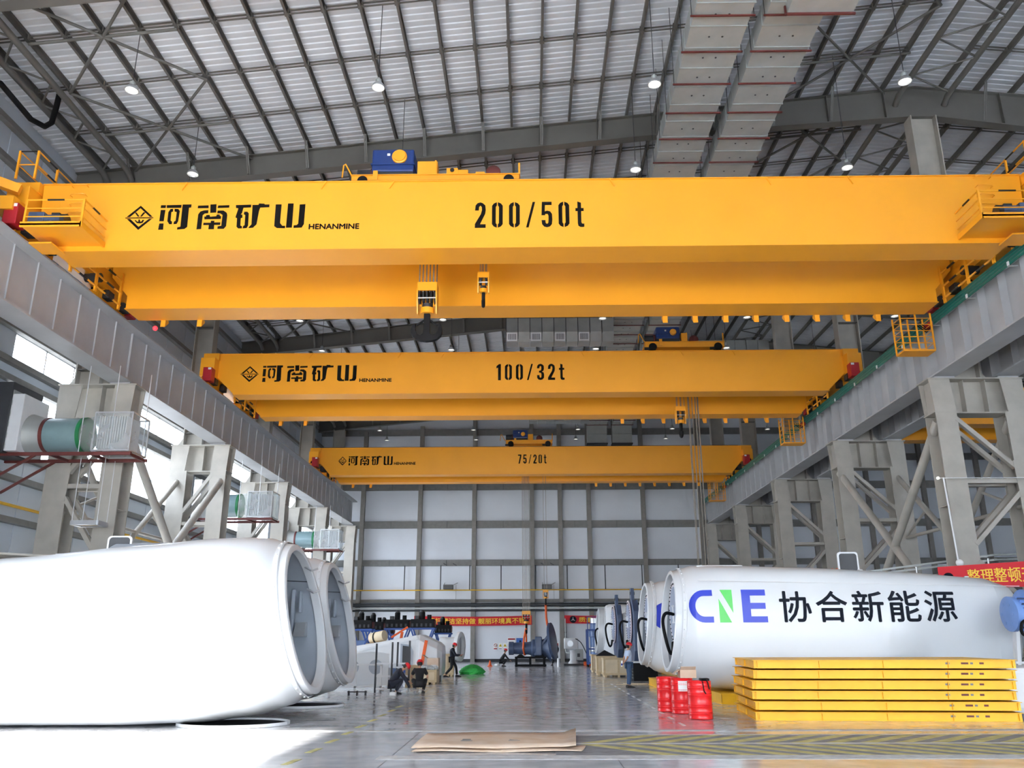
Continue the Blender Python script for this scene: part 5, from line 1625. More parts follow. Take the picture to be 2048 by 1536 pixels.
# ================================================================== MID-GROUND AND FAR THINGS
def crate(lab, x0, x1, y0, y1, h, m=WOODE, grp='wooden crates'):
    t = thing('wooden_crate', lab, 'crate', (x0, y0, 0), grp)
    MB().box(x0 + .03, x1 - .03, y0 + .03, y1 - .03, .12, h - .03).build('panel_box', m, t)
    for x in (x0, (x0 + x1) / 2 - .05, x1 - .1):
        MB().box(x, x + .1, y0, y0 + .03, .1, h).build('batten', WOOD, t)
        MB().box(x, x + .1, y0, y1, h - .03, h).build('batten', WOOD, t)
    for z in (.1, h - .1):
        MB().box(x0, x1, y0 - .005, y0 + .028, z, z + .1).build('batten', WOOD, t)
        MB().box(x0 - .002, x0 + .03, y0, y1, z, z + .1).build('batten', WOOD, t)
    for x in (x0 + .05, (x0 + x1) / 2 - .06, x1 - .17): MB().box(x, x + .12, y0, y1, 0, .12).build('skid', WOOD, t)
    return t
crate('wooden crate nearest the man in the pale blue shirt', 3.7, 5.25, 45.5, 46.9, .95)
crate('wooden crate behind the front crate on the right, black cloth on it', 3.5, 4.6, 47.6, 48.8, 1.0)
crate('wooden crate farthest back on the right', 3.55, 4.6, 52.2, 53.4, 1.0)
crate('small plywood crate between the two crouching workers', -4.78, -4.28, 33.4, 34.2, .95)
crate('low open wooden crate holding wrapped parts behind the crouching workers', -4.95, -4.15, 38.5, 39.5, .62)
crate('pale tall crate beside the white ring hub', -4.75, -4.15, 46.8, 47.6, 1.15)
tag(MB().add(*(lambda p: (p, [(0, 1, 2), (0, 2, 3), (0, 3, 4), (0, 4, 5), (0, 5, 1), (5, 4, 3, 2, 1)]))([(4.0, 48.2, 1.3), (3.5, 47.65, 1.0), (4.5, 47.6, 1.0), (4.6, 48.3, 1.01), (4.2, 48.8, 1.01), (3.55, 48.7, 1.01)])).build('black_cloth', BLKC), 'black cloth heaped on a wooden crate at right', 'cloth')
t = thing('parts_bundle', 'clear plastic wrapped parts heaped in the low crate', 'parts', (-4, 39.2, .6))
for i in range(7): MB().sphere((-4.85 + .1 * i, 38.9 + .1 * (i % 3), .66 + .05 * (i % 2)), .17, 8, 6, (1.2, 1, .7)).build('wrapped_part', [WRAP, ALU, WHITE][i % 3], t, smooth=True)
t = thing('carton', 'tall open cardboard carton behind the low crate', 'box', (-4.46, 39.9, 0))
MB().box(-4.72, -4.2, 39.65, 40.2, 0, 1.08).build('body', CARD, t)
MB().bar((-4.72, 39.9, 1.08), (-4.95, 39.9, 1.22), .5, .012).build('flap', CARD, t)
t = thing('storage_box', 'black storage box on the floor right of the standing man', 'box', (5.1, 41.6, 0))
MB().box(4.75, 5.9, 41.4, 42.4, 0, .8).build('body', RUBB, t, bevel=.03)
MB().box(4.72, 5.93, 41.37, 42.43, .8, .86).build('lid', WHITE, t)
for i in range(5): MB().box(4.74, 4.76, 41.4, 42.4, .1 + .14 * i, .16 + .14 * i).build('rib', DARK, t)
for i, (x, y, a) in enumerate(((4.1, 37.9, .1), (4.5, 38.6, -.2), (5.0, 38.2, .3))):
    tag(MB().bar((x - .5, y - a, .02), (x + .5, y + a, .02 + .01 * i), .12, .025).build('wood_plank', WOODE), 'loose pale plank on the floor by the emblem housing, ' + ['left', 'middle', 'right'][i] + ' one', 'plank', 'loose planks')

# main shaft assembly on its black stand
t = thing('main_shaft', 'grey-blue main shaft with tilted round flange lying on a black stand', 'shaft', (0, 63.3, 0))
y = 63.3
MB().lathe([(.38, -1.65), (.46, -1.64), (.46, -1.3), (.40, -1.28), (.44, -.2), (.5, .0), (.62, .05), (.62, .3)], 28, (0, y, 1.25), 'x').build('shaft_tube', NAVD, t, smooth=True)
MB().lathe([(.33, -1.67), (.33, -1.6)], 24, (0, y, 1.25), 'x').build('shaft_end', ALU, t, smooth=True)
MB().box(.25, .75, y - .62, y + .62, .75, 2.05).build('bearing_block', NAVD, t, bevel=.08)
MB().lathe([(.55, .75), (.62, 1.0), (.95, 1.35), (1.0, 1.4)], 28, (0, y, 1.3), 'x').build('hub_cone', NAVD, t, smooth=True)
fl_ = MB().lathe([(.5, -.1), (1.28, -.09), (1.28, .09), (.5, .1)], 40, (0, 0, 0), 'x').build('flange_disc', NAVD, t, smooth=True, org=(0, 0, 0))
fl_.location = (1.5, 0, 1.75)
fl_.rotation_euler = (0, math.radians(-8), math.radians(-13))
for k in (-1, 1): MB().bar((.2, y + k * .5, .8), (1.4, y + k * .5, 2.4), .12, .14).build('lifting_arm', NAVD, t)
t = thing('assembly_stand', 'low black steel stand under the main shaft', 'stand', (-.2, 63.3, 0))
for yy in (62.75, 63.85):
    for z in (.08, .62): MB().bar((-1.2, yy, z), (1.05, yy, z), .12, .12).build('rail', RUBB, t)
    for x in (-1.1, -.1, .9): MB().bar((x, yy, 0), (x, yy, .68), .16, .14).build('post', RUBB, t)
    MB().prism([(.2, .68), (.95, .68), (.62, 1.0), (.5, 1.0)], 'y', yy - .05, yy + .05).build('cradle', RUBB, t)
    MB().prism([(-1.1, .68), (-.5, .68), (-.7, .82), (-.9, .82)], 'y', yy - .05, yy + .05).build('cradle', RUBB, t)
for x in (-1.1, -.1, .9): MB().bar((x, 62.75, .3), (x, 63.85, .3), .1, .1).build('cross_bar', RUBB, t)
for lab, pts, r in (('orange round sling looped under the main shaft', [(-.42, 63.3, 2.55), (-.55, 62.95, 1.9), (-.6, 62.83, 1.25), (-.52, 63.1, .82), (-.45, 63.5, .82), (-.4, 63.77, 1.25), (-.38, 63.65, 1.9), (-.4, 63.3, 2.55)], .07),
                   ('long orange sling from the small hook to the flange disc', [(1.06, 63.3, 4.3), (1.08, 63.28, 3.4), (1.15, 63.26, 2.9), (1.25, 63.2, 2.62)], .08)):
    t = thing('lifting_sling', lab, 'sling', pts[0], 'orange lifting slings')
    MB().tube(pts, r, 8).build('webbing', ORANGE, t, smooth=True)
    MB().lathe([(.05, -.1), (.1, 0), (.05, .1)], 10, (pts[-1][0], pts[-1][1], pts[-1][2])).build('shackle', PIPEY if r > .07 else ORANGE, t, smooth=True)

# orange tool, bollard, robot, blue rack at the back
t = thing('traffic_cone', 'tiny orange marker on the floor left of the black stand', 'cone', (-3.0, 63.8, 0))
MB().box(-3.2, -2.85, 63.65, 63.95, 0, .05).build('base', ORANGE, t)
MB().lathe([(.13, .05), (.04, .42)], 12, (-3.02, 63.8, 0)).build('body', ORANGE, t, smooth=True)
t = thing('paper_roll', 'crumpled white sheet on the floor beside the orange marker', 'paper', (-2.5, 63.8, 0))
MB().sphere((-2.5, 63.8, .1), .2, 8, 5, (1.2, 1, .5)).build('sheet', NOTE, t)
t = thing('bollard', 'short white bollard on the floor right of the shaft', 'bollard', (1.88, 62.0, 0))
MB().lathe([(.09, 0), (.09, .55), (.06, .6)], 14, (1.88, 62.0, 0)).build('post', WHITE, t, smooth=True)
t = thing('white_machine', 'white machine with grey control box near the back wall', 'machine', (3.3, 66, 0))
MB().lathe([(.42, .1), (.4, .2), (.28, .35), (.25, 1.0), (.3, 1.1)], 20, (3.15, 66, 0)).build('pedestal', WHITE, t, smooth=True)
MB().box(2.45, 3.5, 65.6, 66.4, 1.15, 1.95).build('head', WHITE, t, bevel=.08)
MB().lathe([(.22, 65.5), (.22, 65.62)], 16, (2.9, 0, 1.55), 'y').build('dial', ALU, t)
MB().box(3.3, 3.85, 65.55, 66.1, .35, 1.15).build('control_box', GALVS, t, bevel=.03)
MB().box(3.4, 3.6, 65.53, 65.55, .6, .85).build('screen', DARK, t)
MB().box(2.4, 4.0, 65.4, 66.6, 0, .12).build('base', DARK, t)
MB().tube([(3.3, 65.6, 1.9), (3.7, 65.4, 1.6), (4.1, 65.5, .8), (4.3, 65.6, .1)], .03, 6, True).build('cable', RUBB, t, smooth=True)
t = thing('cable_heap', 'orange cable heap on the floor beside the white machine', 'cable', (4.5, 65, 0))
for i in range(5): MB().tube([(4.2 + .35 * math.cos(a * .7 + i) , 65 + .3 * math.sin(a * .7 + i), .05 + .05 * i) for a in range(9)], .04, 6).build('coil', ORANGE, t, smooth=True)
t = thing('gearbox_rack', 'blue steel rack on castors holding a grey-blue gearbox', 'rack', (4.6, 62.5, 0))
for x in (3.98, 5.2):
    for yy in (61.9, 63.1):
        MB().box(x - .06, x + .06, yy - .06, yy + .06, .15, 2.55).build('post', BLUEF, t)
        MB().cyl((x - .05, yy, .08), (x + .05, yy, .08), .08, 12).build('castor', RUBB, t, smooth=True)
for z in (.2, 1.15, 2.45): 
    for yy in (61.9, 63.1): MB().box(3.98, 5.2, yy - .05, yy + .05, z, z + .1).build('shelf_rail', BLUEF, t)
    for x in (3.98, 5.2): MB().box(x - .05, x + .05, 61.9, 63.1, z, z + .1).build('shelf_rail', BLUEF, t)
for z in (2.9, 3.35): MB().box(3.98, 5.2, 61.87, 61.93, z, z + .05).build('top_rail', BLUEF, t)
for x in (3.98, 5.2): MB().box(x - .03, x + .03, 61.87, 61.93, 2.5, 3.4).build('top_post', BLUEF, t)
MB().lathe([(.45, .3), (.55, .32), (.55, .7), (.48, .75), (.42, .8), (.42, 2.0), (.5, 2.05), (.5, 2.5), (.4, 2.55), (.36, 3.3)], 24, (4.6, 62.5, 0)).build('gearbox', BLUEG, t, smooth=True)
MB().lathe([(.43, 1.0), (.44, 1.02), (.44, 1.3), (.43, 1.32)], 24, (4.6, 62.5, 0), cap=False).build('polished_band', ALU, t, smooth=True)
MB().lathe([(.37, 2.75), (.38, 2.76), (.38, 3.3), (.37, 3.31)], 24, (4.6, 62.5, 0), cap=False).build('polished_band', ALU, t, smooth=True)
t = thing('wall_riser', 'thin galvanised pipe standing at the back wall beside the column', 'pipe', (2.95, 75.8, 0))
MB().tube([(2.95, 75.8, 3.6), (2.95, 75.8, .85), (3.0, 75.7, .75), (3.3, 75.4, .72)], .05, 8).build('pipe', GALV, t, smooth=True)
for z in (1.2, 2.4): MB().box(2.87, 3.03, 75.78, 76.2, z, z + .06).build('clip', DARK, t)

# ------------------------------------------------------------------ power units on blue scissor racks, left background
def power_unit(lab, x, y, z, w_=1.5, low=False):
    t = thing('power_unit', lab, 'power unit', (x, y, 0), 'black power units on blue racks')
    h = w_ / 2
    for yy in (y - .5, y + .5):
        MB().bar((x - h, yy, z), (x + h, yy, z), .1, .1).build('rack_rail', BLUEF, t)
        MB().bar((x - h + .1, yy, z), (x + h * .3, yy, .1), .09, .09).build('rack_strut', BLUEF, t)
        MB().bar((x + h - .1, yy, z), (x - h * .3, yy, .1), .09, .09).build('rack_strut', BLUEF, t)
        MB().bar((x - h, yy, .06), (x + h, yy, .06), .1, .1).build('rack_foot', BLUEF, t)
    MB().box(x - h * .5, x + h * .5, y - .35, y + .35, .3, z - .6).build('oil_tank', BLUEG, t, bevel=.06)
    b_ = MB().box(x - h * .92, x + h * .92, y - .45, y + .45, z + .05, z + .55).build('manifold', RUBB, t, bevel=.03)
    for i in range(5): MB().box(x - h * .85 + i * h * .36, x - h * .7 + i * h * .36, y - .47, y - .45, z + .12, z + .3).build('valve', DARK, b_)
    MB().cyl((x - .05, y - .1, z + .55), (x - .05, y - .1, z + .95), .17, 14).build('motor', RUBB, b_, smooth=True)
    MB().sphere((x - .05, y - .1, z + .95), .15, 12, 8).build('motor_cap', DARK, b_, smooth=True)
    MB().cyl((x + h * .5, y - .1, z + .5), (x + h * .5, y - .1, z + .8), .13, 12).build('motor', RUBB, b_, smooth=True)
    MB().box(x + h * .6, x + h * 1.0, y - .3, y + .3, z + .1, z + .45).build('pump', RUST, b_, bevel=.03)
    MB().box(x - h * .6, x - h * .3, y - .4, y - .1, z + .55, z + .75).build('valve_block', DARK, b_)
px = lambda p, y: (p - 1063) / 1748 * y
for lab, p, y, z, w_ in (('black power unit on blue rack, leftmost beside the white housing', 722, 52, 2.45, 1.4), ('black power unit on blue rack, second from the left', 746, 54, 2.4, 1.4), ('low black power unit on blue rack between the taller ones', 768, 57, 2.2, 1.3),
                         ('tall black power unit on blue rack in the middle of the row', 795, 53, 2.5, 1.55), ('black power unit on blue rack just left of the red banner edge', 845, 52, 2.5, 1.5), ('small black power unit on blue rack, rightmost and lowest', 886, 58, 2.25, 1.15)):
    power_unit(lab, px(p, y), y, z, w_)
t = thing('wrapped_roll', 'cream wrapped roll with a black band among the power units', 'roll', (-8.3, 47.5, 1.6))
MB().cyl((-8.75, 47.6, 1.95), (-7.95, 47.2, 2.1), .28, 18).build('roll', WOODE, t, smooth=True)
MB().cyl((-8.5, 47.48, 1.99), (-8.42, 47.44, 2.0), .3, 18).build('band', RUBB, t, smooth=True)
MB().box(-8.9, -7.8, 46.9, 47.9, 0, 1.7).build('stand', WOOD, t)
t = thing('orange_arm', 'orange lifting arm sticking up behind the white casting', 'arm', (-7.3, 48.5, 0))
MB().box(-7.6, -7.1, 48.2, 48.8, 0, 1.6).build('base', BLUEG, t, bevel=.05)
MB().bar((-7.8, 48.5, 2.0), (-6.9, 48.5, 2.55), .1, .1).build('arm', ORANGE, t)
MB().bar((-7.3, 48.5, 1.6), (-7.2, 48.5, 2.3), .14, .14).build('post', ORANGE, t)

# white cast main frame
t = thing('main_frame_casting', 'large white main frame casting with an arched opening and orange strap', 'casting', (-6.3, 42, 0))
y = 42.0
def rsec(x, hw, z0, z1, c=.18):
    return [(x, y - hw + c, z0), (x, y + hw - c, z0), (x, y + hw, z0 + c), (x, y + hw, z1 - c), (x, y + hw - c, z1), (x, y - hw + c, z1), (x, y - hw, z1 - c), (x, y - hw, z0 + c)]
MB().loft([rsec(-10.2, .9, .8, 1.5), rsec(-8.2, 1.1, .75, 1.62), rsec(-6.9, 1.2, .65, 1.82), rsec(-5.4, 1.25, .55, 2.08), rsec(-5.2, 1.2, .55, 2.1)]).build('tail_beam', GELW, t, smooth=False, bevel=.05)
MB().loft([rsec(-5.25, 1.3, .3, 2.12, .25), rsec(-4.4, 1.2, .25, 1.75, .3), rsec(-4.2, .9, .3, 1.6, .3)]).build('head_ring', GELW, t, bevel=.04)
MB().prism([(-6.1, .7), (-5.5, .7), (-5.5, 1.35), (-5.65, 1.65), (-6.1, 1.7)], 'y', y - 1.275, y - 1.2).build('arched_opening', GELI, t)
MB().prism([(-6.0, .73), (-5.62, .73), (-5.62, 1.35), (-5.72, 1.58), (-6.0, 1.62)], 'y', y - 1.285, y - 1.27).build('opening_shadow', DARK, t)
MB().bar((-4.9, y - 1.3, 1.85), (-5.15, y - 1.32, .4), .05, .14, (1, 0, 0)).build('strap', ORANGE, t)
MB().bar((-8.0, y - 1.15, 1.42), (-5.3, y - 1.27, 1.95), .06, .1).build('edge_rib', GELW, t)
for i in range(4): MB().cyl((-8.6 + i * .55, y - 1.12, 1.2), (-8.6 + i * .55, y - 1.16, 1.2), .09, 12).build('boss', PIPEY, t)
MB().box(-9.6, -6.8, y - .7, y + .7, 0, .8).build('support_block', GELW, t)
MB().box(-5.3, -4.4, y - .9, y + .9, 0, .3).build('support_block', DARK, t)
# white tubular frames in front of it
t = thing('tube_stand', 'white tubular stand with two oval cut-outs beside the left housing', 'stand', (-7.2, 34.5, 0))
MB().prism([(-8.0, .15), (-5.7, .15), (-5.7, 1.35), (-6.4, 1.45), (-8.0, 1.2)], 'y', 35.0, 35.12).build('plate', GELW, t)
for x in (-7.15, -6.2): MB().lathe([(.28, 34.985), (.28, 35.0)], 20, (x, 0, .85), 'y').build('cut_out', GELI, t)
for x in (-7.9, -6.9, -5.9): MB().box(x - .04, x + .04, 34.5, 34.58, 0, .95).build('post', WHITE, t)
for z in (.1, .92): MB().box(-7.95, -5.85, 34.5, 34.58, z, z + .06).build('rail', WHITE, t)
for x in (-7.9, -5.9): MB().box(x - .04, x + .04, 34.5, 35.2, .0, .08).build('foot', WHITE, t)
t = thing('ladder_frame', 'upright frame of dark rails and white rungs behind the crouching worker', 'frame', (-5.5, 33.0, 0))
for x, h in ((-5.85, 1.75), (-5.25, 1.8), (-5.05, 1.8), (-4.6, 1.85)):
    MB().box(x - .03, x + .03, 33.0, 33.08, 0, h).build('rail', DARK, t)
for z in (.1, .55, 1.0): MB().box(-5.85, -4.6, 33.02, 33.07, z, z + .06).build('rung', WHITE, t)
t = thing('floor_rod', 'thin dark rod with two feet lying on the floor by the left housing', 'rod', (-6.2, 31.5, 0))
MB().cyl((-6.55, 31.5, .12), (-5.85, 31.5, .12), .02, 6).build('rod', DARK, t)
for x in (-6.5, -6.2, -5.9): MB().box(x - .03, x + .03, 31.45, 31.55, 0, .16).build('foot', DARK, t)
# white ring hub
t = thing('ring_hub', 'white hub with a tall bolted ring face turned to the aisle', 'hub', (-4.4, 49.5, 0))
MB().lathe([(.62, -5.2), (.66, -5.1), (.66, -4.4), (.5, -4.2)], 28, (0, 49.5, 1.35), 'x').build('barrel', GELW, t, smooth=True)
rg_ = MB().lathe([(.78, -.12), (.8, -.1), (.8, .08), (.74, .1), (.55, .1), (.55, -.1)], 36, (0, 0, 0), 'x').build('ring_face', GELW, t, smooth=True, org=(0, 0, 0))
rg_.location = (.35, 0, 1.5)
rg_.rotation_euler.z = math.radians(-14)
MB().lathe([(.56, -4.06), (.56, -4.02)], 32, (0, 49.5, 1.5), 'x').build('hub_plate', GELI, t, smooth=True)
MB().box(-5.1, -4.5, 48.9, 50.1, 0, .75).build('stand', TEALD, t, bevel=.03)
o = MB()
random.seed(3)
rings = []
for k, (r, z) in enumerate(((.62, 0), (.68, .12), (.55, .3), (.3, .46), (.1, .52))):
    rings.append([(-3.4 + 1.0 * r * math.cos(i * .35) * (1 + .18 * random.random()), 50.3 + r * math.sin(i * .35) * (1 + .18 * random.random()), z) for i in range(18)])
tag(o.loft(rings).build('green_tarp', GREENT), 'crumpled bright green tarpaulin on the floor beside the ring hub', 'tarpaulin')
tag(MB().sphere((-4.3, 31.6, .12), .3, 10, 6, (1.3, .8, .45)).build('plastic_bag', WRAP, smooth=True), 'clear plastic bag on the floor between the crouching workers', 'bag')
tag(MB().box(-5.05, -4.85, 31.5, 31.8, 0, .1).build('white_box', NOTE, bevel=.01), 'small white box on the floor left of the crouching workers', 'box')

# pale blue motor at the right edge
t = thing('motor', 'pale blue finned motor with black cable at the right edge', 'motor', (14.4, 25.7, 1.5))
c = MB().lathe([(.36, 13.95), (.5, 14.0), (.5, 14.12), (.46, 14.14)], 28, (0, 25.6, 2.55), 'x').build('end_shield', BLUEL, t, smooth=True)
b_ = MB().lathe([(.45, 14.12), (.45, 15.2)], 28, (0, 25.6, 2.55), 'x').build('stator', BLUEL, t, smooth=True)
for i in range(12):
    a = math.radians(100 + i * 15)
    MB().bar((14.2, 25.6 + .47 * math.cos(a), 2.55 + .47 * math.sin(a)), (15.1, 25.6 + .47 * math.cos(a), 2.55 + .47 * math.sin(a)), .02, .06, (0, math.cos(a), math.sin(a))).build('cooling_fin', NAVD if i % 2 else BLUEL, b_)
for i in range(6): MB().cyl((13.94, 25.6 + .3 * math.cos(i * 1.05), 2.55 + .3 * math.sin(i * 1.05)), (13.98, 25.6 + .3 * math.cos(i * 1.05), 2.55 + .3 * math.sin(i * 1.05)), .05, 8).build('bolt', BLUEL, c)
MB().lathe([(.62, 14.5), (.66, 14.52), (.66, 14.7), (.62, 14.72)], 28, (0, 25.75, 2.6), 'x').build('mounting_ring', BLUEL, t, smooth=True)
MB().tube([(14.15, 25.12, 2.35), (13.98, 25.0, 2.25), (13.95, 24.98, 2.0), (14.2, 24.98, 1.88), (14.5, 25.0, 1.75), (14.6, 25.0, 1.3)], .045, 8, True).build('cable', RUBB, t, smooth=True)
for x in (14.15, 15.0): MB().bar((x, 25.6, 2.1), (x - .3, 25.5, 0), .1, .1).bar((x, 25.7, 2.1), (x, 26.2, 0), .1, .1).build('stand_leg', WHITE, t)
MB().bar((13.9, 25.5, 1.2), (15.0, 25.5, 1.2), .06, .06).build('stand_bar', WHITE, t)
t = thing('white_tank', 'white rounded tank at the right edge behind the yellow frames', 'tank', (12.5, 23.2, 0))
MB().box(11.72, 13.2, 22.0, 23.4, .1, 1.2).build('body', WHITE, t, bevel=.15)
MB().box(11.85, 13.1, 22.1, 23.3, 0, .1).build('base', DARK, t)

# equipment behind the lettered housing on the right
t = thing('cable_carrier', 'long pale steel cable carrier sloping up behind the lettered housing', 'cable carrier', (14, 34.5, 3.9))
for k in (0, .18):
    MB().bar((12.2, 33.9, 4.15 + k * .6), (17.8, 33.0, 4.75 + k), .06, .07).build('carrier_rail', GALV, t)
    MB().bar((17.8, 33.0, 4.75 + k), (24.0, 33.0, 4.95 + k), .06, .07).build('carrier_rail', GALV, t)
for i in range(9): MB().cyl((12.4 + i * 1.3, 33.85 - min(i * 1.3, 5.4) * .16, 3.6), (12.4 + i * 1.3, 33.85 - min(i * 1.3, 5.4) * .16, 4.25 + min(i * 1.3, 5.4) * .107), .03, 6).build('roller_post', ALU, t)
MB().box(12.0, 24.2, 32.8, 34.2, 3.3, 3.62).build('deck', DARK, t)
for x in (12.4, 17.5, 23.5): MB().box(x, x + .2, 33.4, 33.7, 0, 3.3).build('leg', STEEL, t)
t = thing('machine_cover', 'dark machine cover on a frame behind the red banner', 'machine', (20, 36, 0))
MB().box(19.6, 25, 37.0, 38.6, 2.6, 4.4).build('cover', DARK, t, bevel=.1)
for x in (19.8, 24.6): MB().box(x, x + .25, 37.2, 38.4, 0, 2.6).build('leg', STEEL, t)
t = thing('roof_rack', 'pale slatted machine frame behind the left housing at the left edge', 'frame', (-13, 25, 4))
for i in range(7): MB().bar((-16.2, 24.2 + i * .35, 4.35), (-10.9, 24.2 + i * .35, 4.05), .12, .06).build('slat', STEELC, t)
for x in (-16.1, -13.6, -11.0): MB().bar((x, 24.0, 4.25 - (x + 16.1) * .055), (x, 26.6, 4.25 - (x + 16.1) * .055), .1, .12).build('beam', STEELC, t)
for x in (-16.1, -13.6): 
    for y in (24.2, 26.4): MB().bar((x, y, 0), (x, y, 4.2 - (x + 16.1) * .055), .12, .12).build('leg', STEELC, t)
for x in (-15.6, -13.0): MB().box(x, x + 1.6, 24.25, 24.4, 4.03, 4.08).build('tube_light', NOTE, t)
# ================================================================== PEOPLE
def skin_mesh(name, pts, edges, rad, m, parent, root=0, sub=2):
    me = bpy.data.meshes.new(name)
    me.from_pydata(pts, edges, [])
    o = bpy.data.objects.new(name, me)
    col.objects.link(o)
    md = o.modifiers.new('skin', 'SKIN')
    md.use_smooth_shade = True
    sv = me.skin_vertices[0].data
    for i, r in enumerate(rad):
        sv[i].radius = r if isinstance(r, tuple) else (r, r)
        sv[i].use_root = i == root
    sb = o.modifiers.new('smooth', 'SUBSURF')
    sb.levels = sub
    sb.render_levels = sub
    dg = bpy.context.evaluated_depsgraph_get()
    baked = bpy.data.meshes.new_from_object(o.evaluated_get(dg))
    baked.materials.clear()
    baked.materials.append(m)
    o.modifiers.clear()
    o.data = baked
    o.name = name
    baked.polygons.foreach_set('use_smooth', [True] * len(baked.polygons))
    o.parent = parent
    return o


def person(lab, loc, rz, J, top, legs, sleeves, tape=False, papers=False):
    """J: joint positions in the figure's own frame (facing +y); builds body, clothes, helmet, shoes"""
    t = thing('person', lab, 'person', loc, rz=math.radians(rz))
    V = {k: Vector(p) for k, p in J.items()}
    hd = (V['head'] - V['neck']).normalized()
    fd = V['face'].normalized()
    V['jaw'] = V['neck'].lerp(V['head'], .45) + fd * .012
    V['crown'] = V['head'] + hd * .09
    V['nose'] = V['head'] + fd * .115 - hd * .015
    keys = ['pelvis', 'belly', 'chest', 'neck', 'jaw', 'head', 'crown', 'nose']
    V['belly'] = V['pelvis'].lerp(V['chest'], .45)
    rad = {'pelvis': .11, 'belly': .1, 'chest': .115, 'neck': .05, 'jaw': .07, 'head': .092, 'crown': .06, 'nose': .016}
    E_ = [('pelvis', 'belly'), ('belly', 'chest'), ('chest', 'neck'), ('neck', 'jaw'), ('jaw', 'head'), ('head', 'crown'), ('head', 'nose')]
    for sd, sg in (('L', -1), ('R', 1)):
        for k, r in (('sh', .05), ('el', .036), ('wr', .027), ('hip', .075), ('kn', .05), ('an', .03), ('toe', .014)):
            keys.append(k + sd)
            rad[k + sd] = r
        E_ += [('chest', 'sh' + sd), ('sh' + sd, 'el' + sd), ('el' + sd, 'wr' + sd), ('pelvis', 'hip' + sd), ('hip' + sd, 'kn' + sd), ('kn' + sd, 'an' + sd), ('an' + sd, 'toe' + sd)]
        d = (V['wr' + sd] - V['el' + sd]).normalized()
        side = d.cross(Vector((0, 0, 1)))
        side = (side if side.length > .2 else Vector((1, 0, 0))).normalized()
        nrm = side.cross(d).normalized()
        pm = 'palm' + sd
        V[pm] = V['wr' + sd] + d * .055
        keys.append(pm)
        rad[pm] = (.034, .02)
        E_.append(('wr' + sd, pm))
        for i, (off, ln) in enumerate(((-.03, .062), (-.01, .074), (.01, .07), (.03, .055))):
            a, b_ = 'f%d%sa' % (i, sd), 'f%d%sb' % (i, sd)
            V[a] = V[pm] + d * (.035 + ln * .4) + side * off + nrm * .01
            V[b_] = V[a] + d * ln * .55 + nrm * .022
            keys += [a, b_]
            rad[a], rad[b_] = .0095, .008
            E_ += [(pm, a), (a, b_)]
        V['t' + sd] = V['wr' + sd] + d * .05 + side * (-.045 * sg)
        V['u' + sd] = V['t' + sd] + d * .035 + side * (-.008 * sg)
        keys += ['t' + sd, 'u' + sd]
        rad['t' + sd], rad['u' + sd] = .012, .009
        E_ += [('wr' + sd, 't' + sd), ('t' + sd, 'u' + sd)]
    ix = {k: i for i, k in enumerate(keys)}
    body = skin_mesh('body', [V[k] for k in keys], [(ix[a], ix[b_]) for a, b_ in E_], [rad[k] for k in keys], SKIN, t, ix['pelvis'])
    # upper garment
    ks = ['pelvis', 'belly', 'chest', 'neck0', 'shL', 'shR', 'elL', 'elR', 'cuL', 'cuR']
    V['neck0'] = V['chest'].lerp(V['neck'], .62)
    rr = {'pelvis': .155, 'belly': .15, 'chest': .165, 'neck0': .085, 'shL': .085, 'shR': .085, 'elL': .06, 'elR': .06, 'cuL': .046, 'cuR': .046}
    for sd in 'LR':
        if sleeves == 'short':
            V['cu' + sd] = V['sh' + sd].lerp(V['el' + sd], .75)
            V['mid' + sd] = V['sh' + sd].lerp(V['el' + sd], .4)
            rr['cu' + sd] = .066
        else: V['cu' + sd] = V['el' + sd].lerp(V['wr' + sd], .95)
    ed = [('pelvis', 'belly'), ('belly', 'chest'), ('chest', 'neck0'), ('chest', 'shL'), ('chest', 'shR')]
    if sleeves == 'short':
        ks = [k for k in ks if k not in ('elL', 'elR')]
        ed += [('shL', 'cuL'), ('shR', 'cuR')]
    else: ed += [('shL', 'elL'), ('shR', 'elR'), ('elL', 'cuL'), ('elR', 'cuR')]
    ix = {k: i for i, k in enumerate(ks)}
    skin_mesh('shirt' if sleeves == 'short' else 'jacket', [V[k] for k in ks], [(ix[a], ix[b_]) for a, b_ in ed], [rr[k] for k in ks], top, t, 0)
    # trousers
    ks = ['pelvis', 'hipL', 'hipR', 'knL', 'knR', 'heL', 'heR']
    for sd in 'LR': V['he' + sd] = V['kn' + sd].lerp(V['an' + sd], .93)
    rr = {'pelvis': .15, 'hipL': .108, 'hipR': .108, 'knL': .078, 'knR': .078, 'heL': .062, 'heR': .062}
    ix = {k: i for i, k in enumerate(ks)}
    skin_mesh('trousers', [V[k] for k in ks], [(ix[a], ix[b_]) for a, b_ in (('pelvis', 'hipL'), ('pelvis', 'hipR'), ('hipL', 'knL'), ('hipR', 'knR'), ('knL', 'heL'), ('knR', 'heR'))], [rr[k] for k in ks], legs, t, 0)
    for sd in 'LR':
        a, b_ = V['an' + sd], V['toe' + sd]
        d = (b_ - a)
        d.z = 0
        d.normalize()
        n_ = Vector((-d.y, d.x, 0))
        rings = []
        zb_ = min(a.z, b_.z) - .06
        for u, w_, h in ((-.085, .035, .09), (-.06, .055, .13), (.05, .058, .12), (.14, .06, .085), (.2, .045, .065), (.235, .018, .04)):
            c = a + d * u
            rings.append([c + n_ * (w_ * math.cos(q)) + Vector((0, 0, (zb_ - a.z) + h / 2 + h / 2 * math.sin(q) + .0)) for q in [i * math.pi / 5 for i in range(10)]])
        MB().loft(rings).build('shoe', SHOE, t, smooth=True)
    # helmet, hair, eyes, ears
    rx = fd.cross(hd).normalized()
    f2 = hd.cross(rx).normalized()
    rings = []
